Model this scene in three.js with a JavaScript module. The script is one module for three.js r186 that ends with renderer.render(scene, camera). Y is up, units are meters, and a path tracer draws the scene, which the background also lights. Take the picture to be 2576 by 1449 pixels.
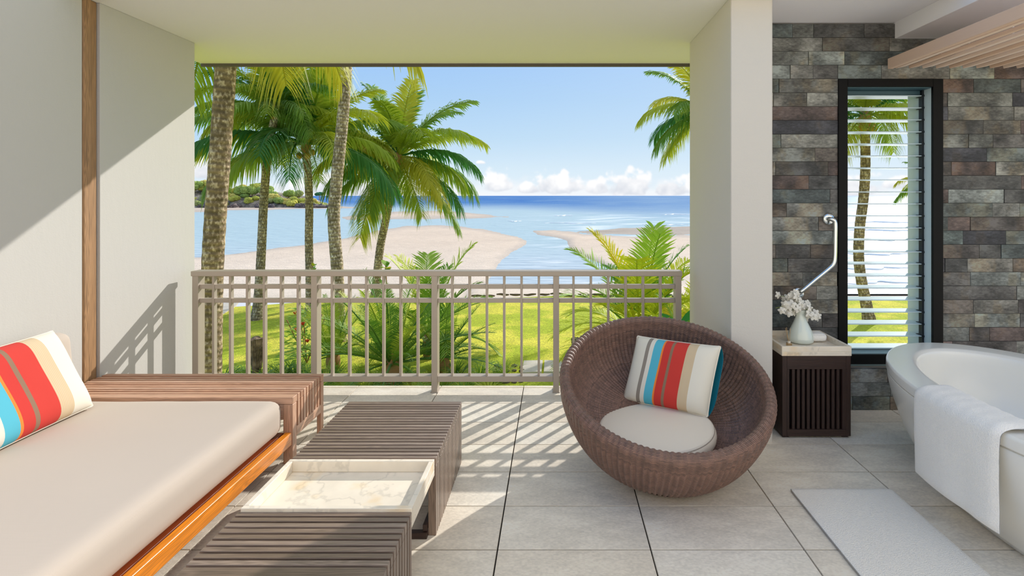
import * as THREE from 'three';
import { RoundedBoxGeometry } from 'three/addons/geometries/RoundedBoxGeometry.js';
import { mergeGeometries, mergeVertices } from 'three/addons/utils/BufferGeometryUtils.js';

// ---------------------------------------------------------------- camera, sky, sun, exposure
const W = 2576, H = 1449, F = 1360, VX = 1395, VY = 492, EYE = 1.55;
const scene = new THREE.Scene();
const camera = new THREE.PerspectiveCamera(2 * Math.atan(H / 2 / F) * 180 / Math.PI, W / H, 0.05, 20000);
camera.position.set(0, EYE, 0);
camera.lookAt(0, EYE, -10);
camera.setViewOffset(W, H, W / 2 - VX, H / 2 - VY, W, H);
const renderer = new THREE.WebGLRenderer({ antialias: true });
renderer.toneMapping = THREE.LinearToneMapping;
renderer.toneMappingExposure = 1.8;
renderer.shadowMap.enabled = true;
const SUN = new THREE.Vector3(0.69, 0.61, -1).normalize();
const sun = new THREE.DirectionalLight(new THREE.Color(1.0, 0.96, 0.9), 2.1);
sun.name = 'sun';
sun.position.copy(SUN).multiplyScalar(60);
sun.target.position.set(0, 0, -4);
sun.castShadow = true;
sun.shadow.radius = 1;
sun.shadow.mapSize.set(4096, 4096);
Object.assign(sun.shadow.camera, { left: -40, right: 40, top: 40, bottom: -40, near: 1, far: 150 });
scene.add(sun, sun.target);
const SKY_LEVEL = 0.57;

// ---------------------------------------------------------------- small helpers
const mulberry = (a) => () => { a = (a + 0x6d2b79f5) | 0; let t = Math.imul(a ^ (a >>> 15), 1 | a); t = (t + Math.imul(t ^ (t >>> 7), 61 | t)) ^ t; return ((t ^ (t >>> 14)) >>> 0) / 4294967296; };
const lerp = THREE.MathUtils.lerp, clamp = THREE.MathUtils.clamp, smooth = THREE.MathUtils.smoothstep;
const hash = (x, y, s) => { let h = (Math.imul(x, 374761393) + Math.imul(y, 668265263) + Math.imul(s, 1274126177)) | 0; h = Math.imul(h ^ (h >>> 13), 1274126177); h = Math.imul(h ^ (h >>> 16), 2246822519); return ((h ^ (h >>> 15)) >>> 0) / 4294967296; };
function vnoise(x, y, px, py, s) {           // value noise that repeats every px, py cells
  const ix = Math.floor(x), iy = Math.floor(y), fx = x - ix, fy = y - iy, m = (a, b) => ((a % b) + b) % b;
  const u = fx * fx * (3 - 2 * fx), v = fy * fy * (3 - 2 * fy), x0 = m(ix, px), x1 = m(ix + 1, px), y0 = m(iy, py), y1 = m(iy + 1, py);
  return lerp(lerp(hash(x0, y0, s), hash(x1, y0, s), u), lerp(hash(x0, y1, s), hash(x1, y1, s), u), v);
}
function fbm(u, v, fx, fy, oct, s) { let a = 0.5, t = 0, n = 0; for (let i = 0; i < oct; i++) { t += a * vnoise(u * fx, v * fy, fx, fy, s + i * 17); n += a; a *= 0.5; fx *= 2; fy *= 2; } return t / n; }
const noise3 = (x, y, z, s = 1) => (vnoise(x + z * 0.37, y - z * 0.53, 4096, 4096, s) + vnoise(y + 11.3, z + x * 0.29, 4096, 4096, s + 5) + vnoise(z - 7.7, x + y * 0.41, 4096, 4096, s + 9)) / 3;
function tex(w, h, fn, srgb = true) {
  const d = new Uint8Array(w * h * 4);
  for (let y = 0; y < h; y++) for (let x = 0; x < w; x++) {
    const c = fn((x + 0.5) / w, (y + 0.5) / h), o = (y * w + x) * 4;
    if (typeof c === 'number') d[o] = d[o + 1] = d[o + 2] = clamp(c * 255, 0, 255); else { d[o] = clamp(c[0], 0, 255); d[o + 1] = clamp(c[1], 0, 255); d[o + 2] = clamp(c[2], 0, 255); }
    d[o + 3] = 255;
  }
  const t = new THREE.DataTexture(d, w, h, THREE.RGBAFormat);
  t.wrapS = t.wrapT = THREE.RepeatWrapping; t.magFilter = THREE.LinearFilter; t.minFilter = THREE.LinearMipmapLinearFilter; t.generateMipmaps = true;
  if (srgb) t.colorSpace = THREE.SRGBColorSpace;
  t.needsUpdate = true;
  return t;
}
const rep = (t, x, y) => { const c = t.clone(); c.repeat.set(x, y); c.needsUpdate = true; return c; };
const std = (color, roughness = 0.8, extra = {}) => new THREE.MeshStandardMaterial({ color, roughness, ...extra });
const phys = (color, roughness = 0.8, extra = {}) => new THREE.MeshPhysicalMaterial({ color, roughness, ...extra });
const P = (px, py, d) => new THREE.Vector3((px - VX) * d / F, EYE - (py - VY) * d / F, -d);   // a measured point of the place, d metres away

const used = new Map();
const numbered = (n) => { const k = used.get(n) ?? 0; used.set(n, k + 1); return k ? n + '_' + String(k).padStart(3, '0') : n; };
function tag(o, label, category, group, kind) { if (label) o.userData.label = label; if (category) o.userData.category = category; if (group) o.userData.group = group; if (kind) o.userData.kind = kind; return o; }
function thing(name, label, category, pos = [0, 0, 0], turn = 0, group) {
  const o = new THREE.Group(); o.name = numbered(name); o.position.set(...pos); o.rotation.y = turn; scene.add(o);
  return tag(o, label, category, group);
}
function part(name, geo, mat, parent, pos, turn) {
  const m = new THREE.Mesh(geo, mat); m.name = name; parent.add(m);
  if (pos) m.position.set(...pos);
  if (turn) m.rotation.set(...turn);
  return m;
}
const numberParts = (root) => { const c = new Map(); for (const k of root.children) { const n = k.name, i = c.get(n) ?? 0; c.set(n, i + 1); if (i) k.name = n + '_' + String(i).padStart(3, '0'); numberParts(k); } };
function single(name, geo, mat, label, category, group, pos) { const m = new THREE.Mesh(geo, mat); m.name = numbered(name); scene.add(m); if (pos) m.position.set(...pos); return tag(m, label, category, group); }
function structure(name, geo, mat) { const m = geo ? new THREE.Mesh(geo, mat) : new THREE.Group(); m.name = name; m.userData.kind = 'structure'; scene.add(m); return m; }
function copy(o, label, group) { const c = o.clone(); c.name = numbered(o.name.replace(/_\d{3}$/, '')); c.userData = { ...o.userData }; if (label) c.userData.label = label; if (group) c.userData.group = group; scene.add(c); return c; }

// uv in metres from the faces' directions; along: the axis of the grain, which runs along u
function boxUV(g, along = 'x', s = 1, ou = 0, ov = 0) {
  const p = g.attributes.position, n = g.attributes.normal, uv = new Float32Array(p.count * 2), A = 'xyz'.indexOf(along);
  for (let i = 0; i < p.count; i++) {
    const v = [p.getX(i), p.getY(i), p.getZ(i)], m = [Math.abs(n.getX(i)), Math.abs(n.getY(i)), Math.abs(n.getZ(i))], k = m.indexOf(Math.max(...m));
    const others = [0, 1, 2].filter((a) => a !== A);
    if (k === A) { uv[i * 2] = v[others[0]] * s + ou; uv[i * 2 + 1] = v[others[1]] * s + ov; }
    else { uv[i * 2] = v[A] * s + ou; uv[i * 2 + 1] = v[others.find((a) => a !== k)] * s + ov; }
  }
  g.setAttribute('uv', new THREE.BufferAttribute(uv, 2));
  return g;
}
let uvSeed = 0;
// a chamfered box from corner to corner
function bx(x0, x1, y0, y1, z0, z1, r = 0.003, along = 'x', seg = 1) {
  const w = Math.abs(x1 - x0), h = Math.abs(y1 - y0), d = Math.abs(z1 - z0), rr = Math.min(r, w * 0.45, h * 0.45, d * 0.45);
  const g = rr > 0 ? new RoundedBoxGeometry(w, h, d, seg, rr) : new THREE.BoxGeometry(w, h, d);
  g.translate((x0 + x1) / 2, (y0 + y1) / 2, (z0 + z1) / 2);
  g.clearGroups?.();
  uvSeed++;
  return boxUV(g, along, 1, hash(uvSeed, 1, 3) * 5, hash(uvSeed, 2, 3) * 5);
}
const merge = (list) => mergeGeometries(list.map((g) => { const n = g.index ? g.toNonIndexed() : g; for (const k of Object.keys(n.attributes)) if (!['position', 'normal', 'uv'].includes(k)) n.deleteAttribute(k); return n; }));
// a round bar along a curve; radius is a number or a function of t
function sweep(points, radius, nr = 10, nt = 40, vlen = 1, closed = false) {
  const c = new THREE.CatmullRomCurve3(points, closed, 'catmullrom', 0.5), fr = c.computeFrenetFrames(nt, closed), pos = [], uv = [], idx = [], len = c.getLength();
  for (let i = 0; i <= nt; i++) {
    const t = i / nt, p = c.getPointAt(t), r = typeof radius === 'number' ? radius : radius(t);
    for (let j = 0; j <= nr; j++) {
      const a = j / nr * Math.PI * 2, x = Math.cos(a) * r, y = Math.sin(a) * r, N = fr.normals[i], B = fr.binormals[i];
      pos.push(p.x + N.x * x + B.x * y, p.y + N.y * x + B.y * y, p.z + N.z * x + B.z * y); uv.push(j / nr, t * len / vlen);
    }
  }
  const k = nr + 1;
  for (let i = 0; i < nt; i++) for (let j = 0; j < nr; j++) idx.push(i * k + j, i * k + j + 1, (i + 1) * k + j, i * k + j + 1, (i + 1) * k + j + 1, (i + 1) * k + j);
  const s = pos.length / 3, q = [points[0], points[points.length - 1]];
  q.forEach((p, e) => { pos.push(p.x, p.y, p.z); uv.push(0.5, 0.5); for (let j = 0; j < nr; j++) { const b = e ? nt * k : 0; e ? idx.push(b + j, b + j + 1, s + 1) : idx.push(b + j + 1, b + j, s); } });
  const g = new THREE.BufferGeometry();
  g.setAttribute('position', new THREE.Float32BufferAttribute(pos, 3)); g.setAttribute('uv', new THREE.Float32BufferAttribute(uv, 2)); g.setIndex(idx);
  g.computeVertexNormals();
  return g;
}
// a soft upholstered block: a subdivided box with rounded edges and slight unevenness
function softBox(w, h, d, r, nx, ny, nz, amp = 0.004, seed = 1, crown = 0) {
  let g = new THREE.BoxGeometry(w, h, d, nx, ny, nz);
  g.deleteAttribute('normal'); const uvs = g.attributes.uv; g.deleteAttribute('uv'); g = mergeVertices(g, 1e-5);
  const p = g.attributes.position, v = new THREE.Vector3(), c = new THREE.Vector3();
  for (let i = 0; i < p.count; i++) {
    v.fromBufferAttribute(p, i);
    c.set(clamp(v.x, -w / 2 + r, w / 2 - r), clamp(v.y, -h / 2 + r, h / 2 - r), clamp(v.z, -d / 2 + r, d / 2 - r));
    const q = v.clone().sub(c); if (q.length() > 1e-6) v.copy(c).add(q.normalize().multiplyScalar(r));
    const n = noise3(v.x * 4 + 50, v.y * 4 + 50, v.z * 4 + 50, seed) - 0.5;
    v.y += n * amp * 2 + (v.y > 0 ? crown * (1 - (2 * v.x / w) ** 2) * (1 - (2 * v.z / d) ** 2) : 0); v.x += n * amp; v.z += n * amp;
    p.setXYZ(i, v.x, v.y, v.z);
  }
  g.computeVertexNormals();
  return boxUV(g, 'x');
}

// ---------------------------------------------------------------- the sky: air and clouds
{
  const SW = 4096, SH = 2048, d = new Uint8Array(SW * SH * 4);
  const stops = [[0, 226, 239, 248], [2.5, 212, 233, 247], [6, 184, 217, 244], [10, 164, 204, 243], [14, 150, 194, 245], [25, 146, 190, 243], [45, 142, 186, 240], [90, 138, 182, 238]];
  const ramp = (e) => { let i = 0; while (i < stops.length - 2 && e > stops[i + 1][0]) i++; const a = stops[i], b = stops[i + 1], t = clamp((e - a[0]) / (b[0] - a[0]), 0, 1); return [1, 2, 3].map((k) => lerp(a[k], b[k], t)); };
  // cumulus heads over the sea: azimuth from straight ahead, base elevation, half width, height (degrees)
  const heads = [];
  const R = mulberry(77);
  const view = [[-32.9, 2.0, 1.0, 2.3], [-29.3, 1.9, 0.7, 1.1], [-23.5, 0.6, 2.6, 1.6], [-19.5, 0.4, 2.4, 2.0], [-16, 0.4, 2.0, 1.4], [-6, 0.9, 1.7, 1.9], [-2.6, 0.5, 1.6, 1.0], [0.4, 0.7, 3.1, 2.0], [4.6, 0.6, 1.5, 1.4], [8.0, 0.6, 3.0, 2.1], [12.2, 0.4, 2.6, 1.6], [16, 0.5, 3, 2.2], [-7.8, 3.4, 0.5, 0.25]];
  for (const h of view) heads.push(h);
  for (let a = 22; a < 322; a += 3.2) heads.push([a + R() * 2.5, 0.3 + R() * 0.8, 1 + R() * 2.4, 0.8 + R() * 1.8]);
  const sunAz = Math.atan2(SUN.x, -SUN.z);
  for (let y = 0; y < SH; y++) {
    const el = ((y + 0.5) / SH - 0.5) * Math.PI, ed = el * 180 / Math.PI, base = ramp(Math.max(0, ed));
    for (let x = 0; x < SW; x++) {
      const rd = ((x + 0.5) / SW - 0.5) * 2 * Math.PI, dx = Math.cos(rd) * Math.cos(el), dz = Math.sin(rd) * Math.cos(el), dy = Math.sin(el);
      const o = (y * SW + x) * 4, cs = dx * SUN.x + dy * SUN.y + dz * SUN.z;
      let [r, g, b] = base;
      if (ed > -0.5) {
        const glow = Math.pow(clamp(cs * 0.5 + 0.5, 0, 1), 7) * 0.4, away = clamp(0.55 - cs, 0, 1) * 0.34 * smooth(ed, 1, 9);
        r = lerp(r, 246, glow); g = lerp(g, 250, glow); b = lerp(b, 255, glow);
        r *= 1 - away * 0.62; g *= 1 - away * 0.3; b *= 1 - away * 0.04;
        if (ed < 9) {
          let az = Math.atan2(dx, -dz) * 180 / Math.PI; if (az < -40) az += 360;
          let c = 0, shade = 0;
          for (const [ca, ce, hw, hh] of heads) {
            const u = (az - ca) / hw; if (u < -1.3 || u > 1.3) continue;
            const v = (ed - ce) / hh; if (v < -0.5 || v > 1.4) continue;
            const n = fbm(az / 40, ed / 40, 40, 40, 5, 9), e = v < 0 ? v * 3.2 : v, q = Math.sqrt(u * u + e * e) + (n - 0.5) * 1.25, k = smooth(1 - q, 0.02, 0.3);
            if (k > c) { c = k; shade = clamp(0.62 - v * 1.2 + (n - 0.5) * 2, 0, 1) * 0.2; }
          }
          const haze = smooth(1.7 - ed + (fbm(az / 60, ed / 20, 30, 20, 4, 31) - 0.5) * 2.4, 0, 1.5) * 0.8;
          r = lerp(r, 246, haze); g = lerp(g, 248, haze); b = lerp(b, 251, haze);
          r = lerp(r, 253 - shade * 160, c); g = lerp(g, 253 - shade * 140, c); b = lerp(b, 254 - shade * 105, c);
        }
      }
      if (ed > 14) {                                     // added cloud out of view overhead, whitens and brightens the fill from the sky
        const k = 1 / Math.max(0.2, dy), n = fbm(dx * k / 64 + 8, dz * k / 64 + 8, 64, 64, 6, 57), c = smooth(n, 0.41, 0.56) * smooth(ed, 15, 24);
        r = lerp(r, 250, c); g = lerp(g, 250, c); b = lerp(b, 250, c);
      }
      d[o] = clamp(r, 0, 255); d[o + 1] = clamp(g, 0, 255); d[o + 2] = clamp(b, 0, 255); d[o + 3] = 255;
    }
  }
  const t = new THREE.DataTexture(d, SW, SH, THREE.RGBAFormat);
  t.mapping = THREE.EquirectangularReflectionMapping; t.colorSpace = THREE.SRGBColorSpace; t.magFilter = THREE.LinearFilter; t.needsUpdate = true;
  scene.background = t; scene.environment = t;
  scene.backgroundIntensity = scene.environmentIntensity = SKY_LEVEL;
}

// ---------------------------------------------------------------- textures and materials
const T = {};
T.grain = tex(512, 256, (u, v) => { const w = fbm(u, v, 2, 16, 4, 3), f = fbm(u, v, 6, 120, 3, 8); const ring = 0.5 + 0.5 * Math.sin((v * 26 + w * 7 + fbm(u, v, 2, 4, 2, 5) * 5) * 2 * Math.PI); const k = 0.84 + 0.14 * ring + 0.24 * (f - 0.5) + 0.16 * (w - 0.5); return [255 * k, 250 * k, 244 * k]; });
T.grainB = tex(256, 256, (u, v) => fbm(u, v, 4, 90, 3, 8), false);
T.plaster = tex(512, 512, (u, v) => 0.5 + 0.3 * (fbm(u, v, 160, 160, 2, 4) - 0.5) + 0.5 * (fbm(u, v, 12, 40, 3, 6) - 0.5), false);
T.tile = tex(512, 512, (u, v) => { const a = fbm(u, v, 8, 20, 5, 21), b = fbm(u, v, 90, 150, 3, 23), c = fbm(u, v, 3, 3, 3, 29); const k = 0.97 + 0.13 * (a - 0.5) + 0.13 * (b - 0.5) + 0.08 * (c - 0.5); return [254 * k, 250 * k + 2 * c, 243 * k + 3 * c]; });
T.tileB = tex(512, 512, (u, v) => 0.6 * fbm(u, v, 30, 60, 4, 33) + 0.4 * fbm(u, v, 140, 180, 2, 39), false);
T.slate = [0, 1, 2].map((s) => tex(512, 512, (u, v) => { const a = fbm(u, v, 3, 4, 7, 41 + s * 50), b = fbm(u, v, 20, 44, 4, 47 + s * 50), c = fbm(u, v, 4, 3, 5, 53 + s * 50), e = smooth(Math.abs(fbm(u, v, 4, 5, 5, 59 + s * 50) - 0.5), 0, 0.02); const k = (0.78 + 0.85 * (a - 0.5) + 0.4 * (b - 0.5)) * (0.9 + 0.1 * e); const q = smooth(c, 0.52, 0.72); return [252 * k * lerp(1, 1.06, q), 250 * k, 246 * k * lerp(1, 0.92, q)]; }));
T.slateB = tex(512, 512, (u, v) => { const a = fbm(u, v, 5, 6, 6, 61); return 0.65 * Math.floor(a * 9) / 9 + 0.35 * fbm(u, v, 30, 50, 4, 67); }, false);
T.marble = tex(512, 512, (u, v) => { const a = fbm(u, v, 5, 5, 5, 71), b = fbm(u, v, 9, 7, 5, 79), vein = 1 - smooth(Math.abs(a - 0.5 + (b - 0.5) * 0.5), 0, 0.05), rust = smooth(fbm(u, v, 4, 4, 4, 83), 0.58, 0.74), k = 0.96 - 0.07 * vein - 0.1 * (b - 0.5); return [252 * k, (248 - 12 * rust) * k, (240 - 30 * rust) * k]; });
T.weave = tex(128, 128, (u, v) => { const a = Math.sin(u * 2 * Math.PI * 32), b = Math.sin(v * 2 * Math.PI * 32); return 0.5 + 0.25 * a * (Math.floor(v * 64) % 2 ? 1 : -1) + 0.2 * b; }, false);
T.terry = tex(256, 256, (u, v) => fbm(u, v, 64, 64, 3, 91), false);
T.stripe = tex(1024, 64, (u, v) => {
  const s = [[0, 226, 214, 190], [0.035, 236, 229, 212], [0.19, 150, 140, 128], [0.235, 234, 227, 212], [0.285, 88, 186, 208], [0.388, 246, 138, 56], [0.408, 212, 58, 50], [0.492, 150, 118, 94], [0.525, 214, 62, 52], [0.68, 218, 200, 168], [0.79, 238, 231, 214]];
  let c = s[0]; for (const k of s) if (u >= k[0]) c = k;
  const f = 0.97 + 0.03 * Math.sin(u * 1024 * 1.5) * Math.sin(v * 64 * 1.5), pin = u > 0.68 && u < 0.79 && Math.floor(u * 160) % 2 ? 0.94 : 1;
  return [c[1] * f, c[2] * f * pin, c[3] * f * pin * pin];
});
// wicker: one cell is two stakes wide and two rows high
T.wickB = tex(128, 128, (u, v) => { const row = Math.floor(v * 8), fv = v * 8 - row, uu = u * 2 - Math.floor(u * 2); return clamp(0.15 + 0.75 * Math.sin(fv * Math.PI) * (0.8 + 0.2 * Math.sin((uu + (row % 2) * 0.5) * 2 * Math.PI)), 0, 1); }, false);
T.wick = tex(256, 256, (u, v) => { const row = Math.floor(v * 32), fv = v * 32 - row, col = Math.floor(u * 8), k = clamp(0.45 + 0.6 * Math.sin(fv * Math.PI), 0.3, 1.05) * (0.86 + 0.24 * hash(row, col >> 2, 5)) * (0.85 + 0.3 * fbm(u, v, 8, 5, 3, 12)); return [146 * k, 110 * k, 94 * k]; });  // strands darken towards their edges: shade of the gaps put into the colour
T.lawn = tex(1024, 1024, (u, v) => { const a = fbm(u, v, 6, 6, 5, 101), b = fbm(u, v, 120, 120, 3, 103), k = 0.93 + 0.36 * (b - 0.5) + 0.2 * (a - 0.5), y = smooth(a, 0.35, 0.65); return [lerp(206, 240, y) * k, lerp(220, 230, y) * k, lerp(40, 76, y) * k]; });
T.lawnB = tex(512, 512, (u, v) => fbm(u, v, 100, 100, 3, 107), false);
T.bark = tex(256, 512, (u, v) => { const ring = 0.5 + 0.5 * Math.sin((v * 16 + 0.9 * (fbm(u, v, 6, 16, 4, 111) - 0.5)) * 2 * Math.PI), a = fbm(u, v, 5, 7, 5, 113), b = fbm(u, v, 30, 34, 5, 117); const k = 0.86 + 0.16 * ring + 0.5 * (a - 0.5) + 0.4 * (b - 0.5), l = smooth(b, 0.5, 0.7); return [lerp(172, 222, l) * k, lerp(158, 214, l) * k, lerp(134, 200, l) * k]; });
T.barkB = tex(256, 512, (u, v) => 0.5 * (0.5 + 0.5 * Math.sin((v * 16 + 0.5 * (fbm(u, v, 4, 16, 3, 111) - 0.5)) * 2 * Math.PI)) + 0.5 * fbm(u, v, 16, 40, 4, 113), false);
T.sandB = tex(512, 512, (u, v) => 0.6 * fbm(u, v, 24, 60, 5, 121) + 0.4 * fbm(u, v, 120, 120, 2, 127), false);
T.sand = tex(512, 512, (u, v) => { const k = 0.95 + 0.12 * (fbm(u, v, 20, 50, 5, 131) - 0.5) + 0.06 * (fbm(u, v, 100, 100, 2, 137) - 0.5); return [255 * k, 253 * k, 250 * k]; });
T.waveB = tex(512, 512, (u, v) => fbm(u, v, 10, 40, 5, 141), false);
T.rock = tex(256, 256, (u, v) => { const k = 0.7 + 0.9 * (fbm(u, v, 6, 12, 5, 151) - 0.5); return [240 * k, 232 * k, 226 * k]; });

const wood = (hex, rough = 0.55, s = 1, bump = 0.0006, extra = {}) => phys(hex, rough, { map: rep(T.grain, 1.1 * s, 2.4 * s), bumpMap: rep(T.grainB, 2, 4), bumpScale: bump, ...extra });
const M = {
  wall: std('#c8c5bf', 0.9, { bumpMap: rep(T.plaster, 1.2, 1.2), bumpScale: 0.0012 }),
  ceiling: std('#f0edf0', 0.92, { bumpMap: rep(T.plaster, 0.8, 0.8), bumpScale: 0.0008 }),
  trimWood: wood('#a9835c', 0.6),
  darkTrim: std('#5c554c', 0.6),
  grout: std('#26221f', 0.9),
  rail: phys('#b5a898', 0.42, { metalness: 0.15 }),
  slatBed: ['#deb296', '#d0a286', '#e4bda4'].map((c) => wood(c, 0.4, 1, 0.0005)),
  slatTable: ['#907c6e', '#837062', '#9b887b'].map((c) => wood(c, 0.36, 1, 0.0004, { clearcoat: 0.35, clearcoatRoughness: 0.3 })),
  teak: wood('#ff9a10', 0.28, 1, 0.0003, { clearcoat: 0.5, clearcoatRoughness: 0.2 }),
  teakDark: wood('#8a3f1c', 0.35),
  cabinet: wood('#3d2a24', 0.45),
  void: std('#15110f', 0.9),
  canopy: ['#ead0bd', '#e0c0a8', '#efd8c8'].map((c) => phys(c, 0.6, { bumpMap: rep(T.grainB, 2, 4), bumpScale: 0.0006 })),
  linen: phys('#c5b7a9', 0.95, { bumpMap: rep(T.weave, 8, 8), bumpScale: 0.00015, sheen: 0.25, sheenColor: new THREE.Color('#fff4e8'), sheenRoughness: 0.6 }),
  seat: phys('#ecdfcd', 0.8, { bumpMap: rep(T.weave, 8, 8), bumpScale: 0.0004 }),
  stripe: phys('#ffffff', 0.92, { map: T.stripe, bumpMap: rep(T.weave, 8, 6), bumpScale: 0.0004 }),
  teal: phys('#1d9db4', 0.9, { bumpMap: rep(T.weave, 8, 6), bumpScale: 0.0004 }),
  cream: phys('#ebe3d3', 0.92),
  marble: phys('#fdf3e4', 0.38, { map: rep(T.marble, 1.4, 1.4) }),
  tub: phys('#f6f2e8', 0.22, { clearcoat: 0.4, clearcoatRoughness: 0.15 }),
  towel: phys('#f9f4ec', 1, { bumpMap: rep(T.terry, 7, 7), bumpScale: 0.002, sheen: 0.4, sheenColor: new THREE.Color('#ffffff') }),
  mat: phys('#f2ece2', 1, { bumpMap: rep(T.terry, 5, 5), bumpScale: 0.003 }),
  frame: phys('#060606', 0.55, { specularIntensity: 0.4 }),
  reveal: phys('#c8d6da', 0.5),
  blade: phys('#d6e8f0', 0.2, { transmission: 0.14, thickness: 0 }),
  channel: phys('#10181f', 0.5),
  chrome: phys('#d9dee0', 0.12, { metalness: 1 }),
  wicker: phys('#ffffff', 0.4, { clearcoat: 0.15, clearcoatRoughness: 0.3, map: T.wick, bumpMap: rep(T.wickB, 4, 4), bumpScale: 0.0022 }),
  petal: phys('#fbf7ec', 0.7, { transmission: 0.25, thickness: 0 }),
  stem: std('#7d8c3c', 0.7),
  vase: phys('#dfe6da', 0.12, { clearcoat: 1, clearcoatRoughness: 0.05 }),
};

// ================================================================ THE ROOM
const XL = -2.948, XR = 3.75, ZW = -4.43, ZS = -3.904, CEIL = 2.8, ZEAVE = -5.12, ZEDGE = -4.41, ZBACK = 3.45, ZROOF = -3.2, ZLW = -2.45;
{
  // left wall: two panels with a timber post let into the groove between them
  structure('wall_left', merge([bx(XL - 0.25, XL, -0.3, CEIL, ZW, -3.505, 0.004), bx(XL - 0.25, XL, -0.3, CEIL, -3.375, ZLW, 0.004), bx(XL - 0.25, XL, -0.3, 0.95, ZLW + 0.001, -0.9, 0.004), bx(XL - 0.25, XL - 0.05, -0.3, CEIL, -3.51, -3.37, 0)]), M.wall);
  structure('trim_1', merge([bx(XL - 0.055, XL - 0.012, 0, CEIL, -3.5, -3.44, 0.012, 'y', 3), bx(XL - 0.05, XL + 0.004, 0, CEIL, -3.442, -3.38, 0.012, 'y', 3)]), wood('#b18a62', 0.6));
  structure('ceiling', bx(XL - 0.4, XR + 1, CEIL, CEIL + 0.3, ZEAVE, ZROOF, 0.004), M.ceiling);
  structure('trim_2', bx(XL - 0.4, XR + 1, CEIL - 0.028, CEIL + 0.02, ZEAVE - 0.02, ZEAVE + 0.006, 0.002), M.darkTrim);
  structure('wall_center', bx(1.1075, 1.3725, -0.3, CEIL, ZW, -3.4, 0.006), std('#d6d0c6', 0.9, { bumpMap: rep(T.plaster, 1.2, 1.2), bumpScale: 0.0012 }));
  // added wall behind the camera, bounces warm sunlight into the room as fill
  structure('added_bounce_wall', bx(-7, 10, -0.3, 4.6, 3.4, 3.7, 0.01), std('#f7efe5', 0.9, { bumpMap: rep(T.plaster, 0.8, 0.8), bumpScale: 0.001 }));
  // the beam over the bath and the side of its box
  structure('trim_3', bx(2.46, 2.765, 2.684, CEIL + 0.05, ZS - 0.03, -3.0, 0.004), M.ceiling);

  // floor: a slab and its tiles, each tile a piece
  const floor = structure('floor');
  part('floor_slab', bx(XL - 0.25, XR + 5, -0.3, -0.013, ZEDGE, ZBACK, 0), M.grout, floor);
  const TX = 0.672, TZ = 0.3335, gap = 0.006, variants = [];
  const tileMats = ['#f4ece0', '#efe6d9', '#f6efe4', '#f2e8da'].map((c, i) => phys(c, 0.5, { map: rep(T.tile, 1, 1), bumpMap: rep(T.tileB, 1, 1), bumpScale: 0.0012, specularIntensity: 0.6 }));
  for (let i = 0; i < 6; i++) variants.push(bx(-TX / 2 + gap / 2, TX / 2 - gap / 2, -0.012, 0, -TZ / 2 + gap / 2, TZ / 2 - gap / 2, 0.0015, 'x'));
  const edge = bx(-TX / 2 + gap / 2, TX / 2 - gap / 2, -0.012, 0, 0, 0.043 - gap, 0.0015, 'x');
  const r = mulberry(5);
  for (let iz = -2; iz < 7; iz++) for (let ix = -5; ix < 7; ix++) {
    const x = -0.25 + TX * (ix + 0.5), z = -(2.366 + TZ * (4 - iz + 0.5));
    if (x - TX / 2 < XL - 0.7 || x + TX / 2 > XR + 0.75) continue;
    if (z - TZ / 2 < -4.37) { if (iz === -2) part('tile', edge, tileMats[(r() * 4) | 0], floor, [x, 0, ZEDGE]); continue; }
    part('tile', variants[(r() * 6) | 0], tileMats[(r() * 4) | 0], floor, [x, 0, z]);
  }
  part('unseen_paving', merge([bx(XL - 0.2, XR + 4.9, -0.012, 0, -1.69, ZBACK, 0), bx(XR + 0.75, XR + 4.9, -0.012, 0, ZEDGE, -1.7, 0)]), tileMats[0], floor);  // paving out of view, extended behind and to the right to bounce sunlight
  numberParts(floor);

  // back wall of split slate courses round a louvred opening
  const back = structure('wall_back'), wx0 = 2.05, wx1 = 2.795, wy0 = 0.335, wy1 = 2.39, x0 = 1.2, x1 = 4.6, zf = ZS - 0.022, zb = -4.16;
  part('wall_core', merge([bx(x0, wx0, -0.3, CEIL, zb, zf, 0), bx(wx1, x1, -0.3, CEIL, zb, zf, 0), bx(wx0, wx1, -0.3, wy0, zb, zf, 0), bx(wx0, wx1, wy1, CEIL, zb, zf, 0)]), std('#98928a', 0.95), back);
  const stoneColors = ['#62625f', '#6c6c69', '#82837d', '#94958e', '#706e6a', '#7a7269', '#82716a', '#53545a', '#9ba29c', '#84928d', '#999890', '#8f8d84', '#6a7472', '#8a8d86', '#747c78', '#68635f', '#a4a49a', '#6d5f5a'];
  const stoneMats = []; for (const c of stoneColors) for (let k = 0; k < 2; k++) stoneMats.push(phys(new THREE.Color(c).multiply(new THREE.Color(1.14, 1.16, 1.22)), 0.62, { map: rep(T.slate[(stoneMats.length + k) % 3], 2.6, 2.6), bumpMap: rep(T.slateB, 2.5, 2.5), bumpScale: 0.006 }));
  const q = mulberry(91), RH = 0.0997;
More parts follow.
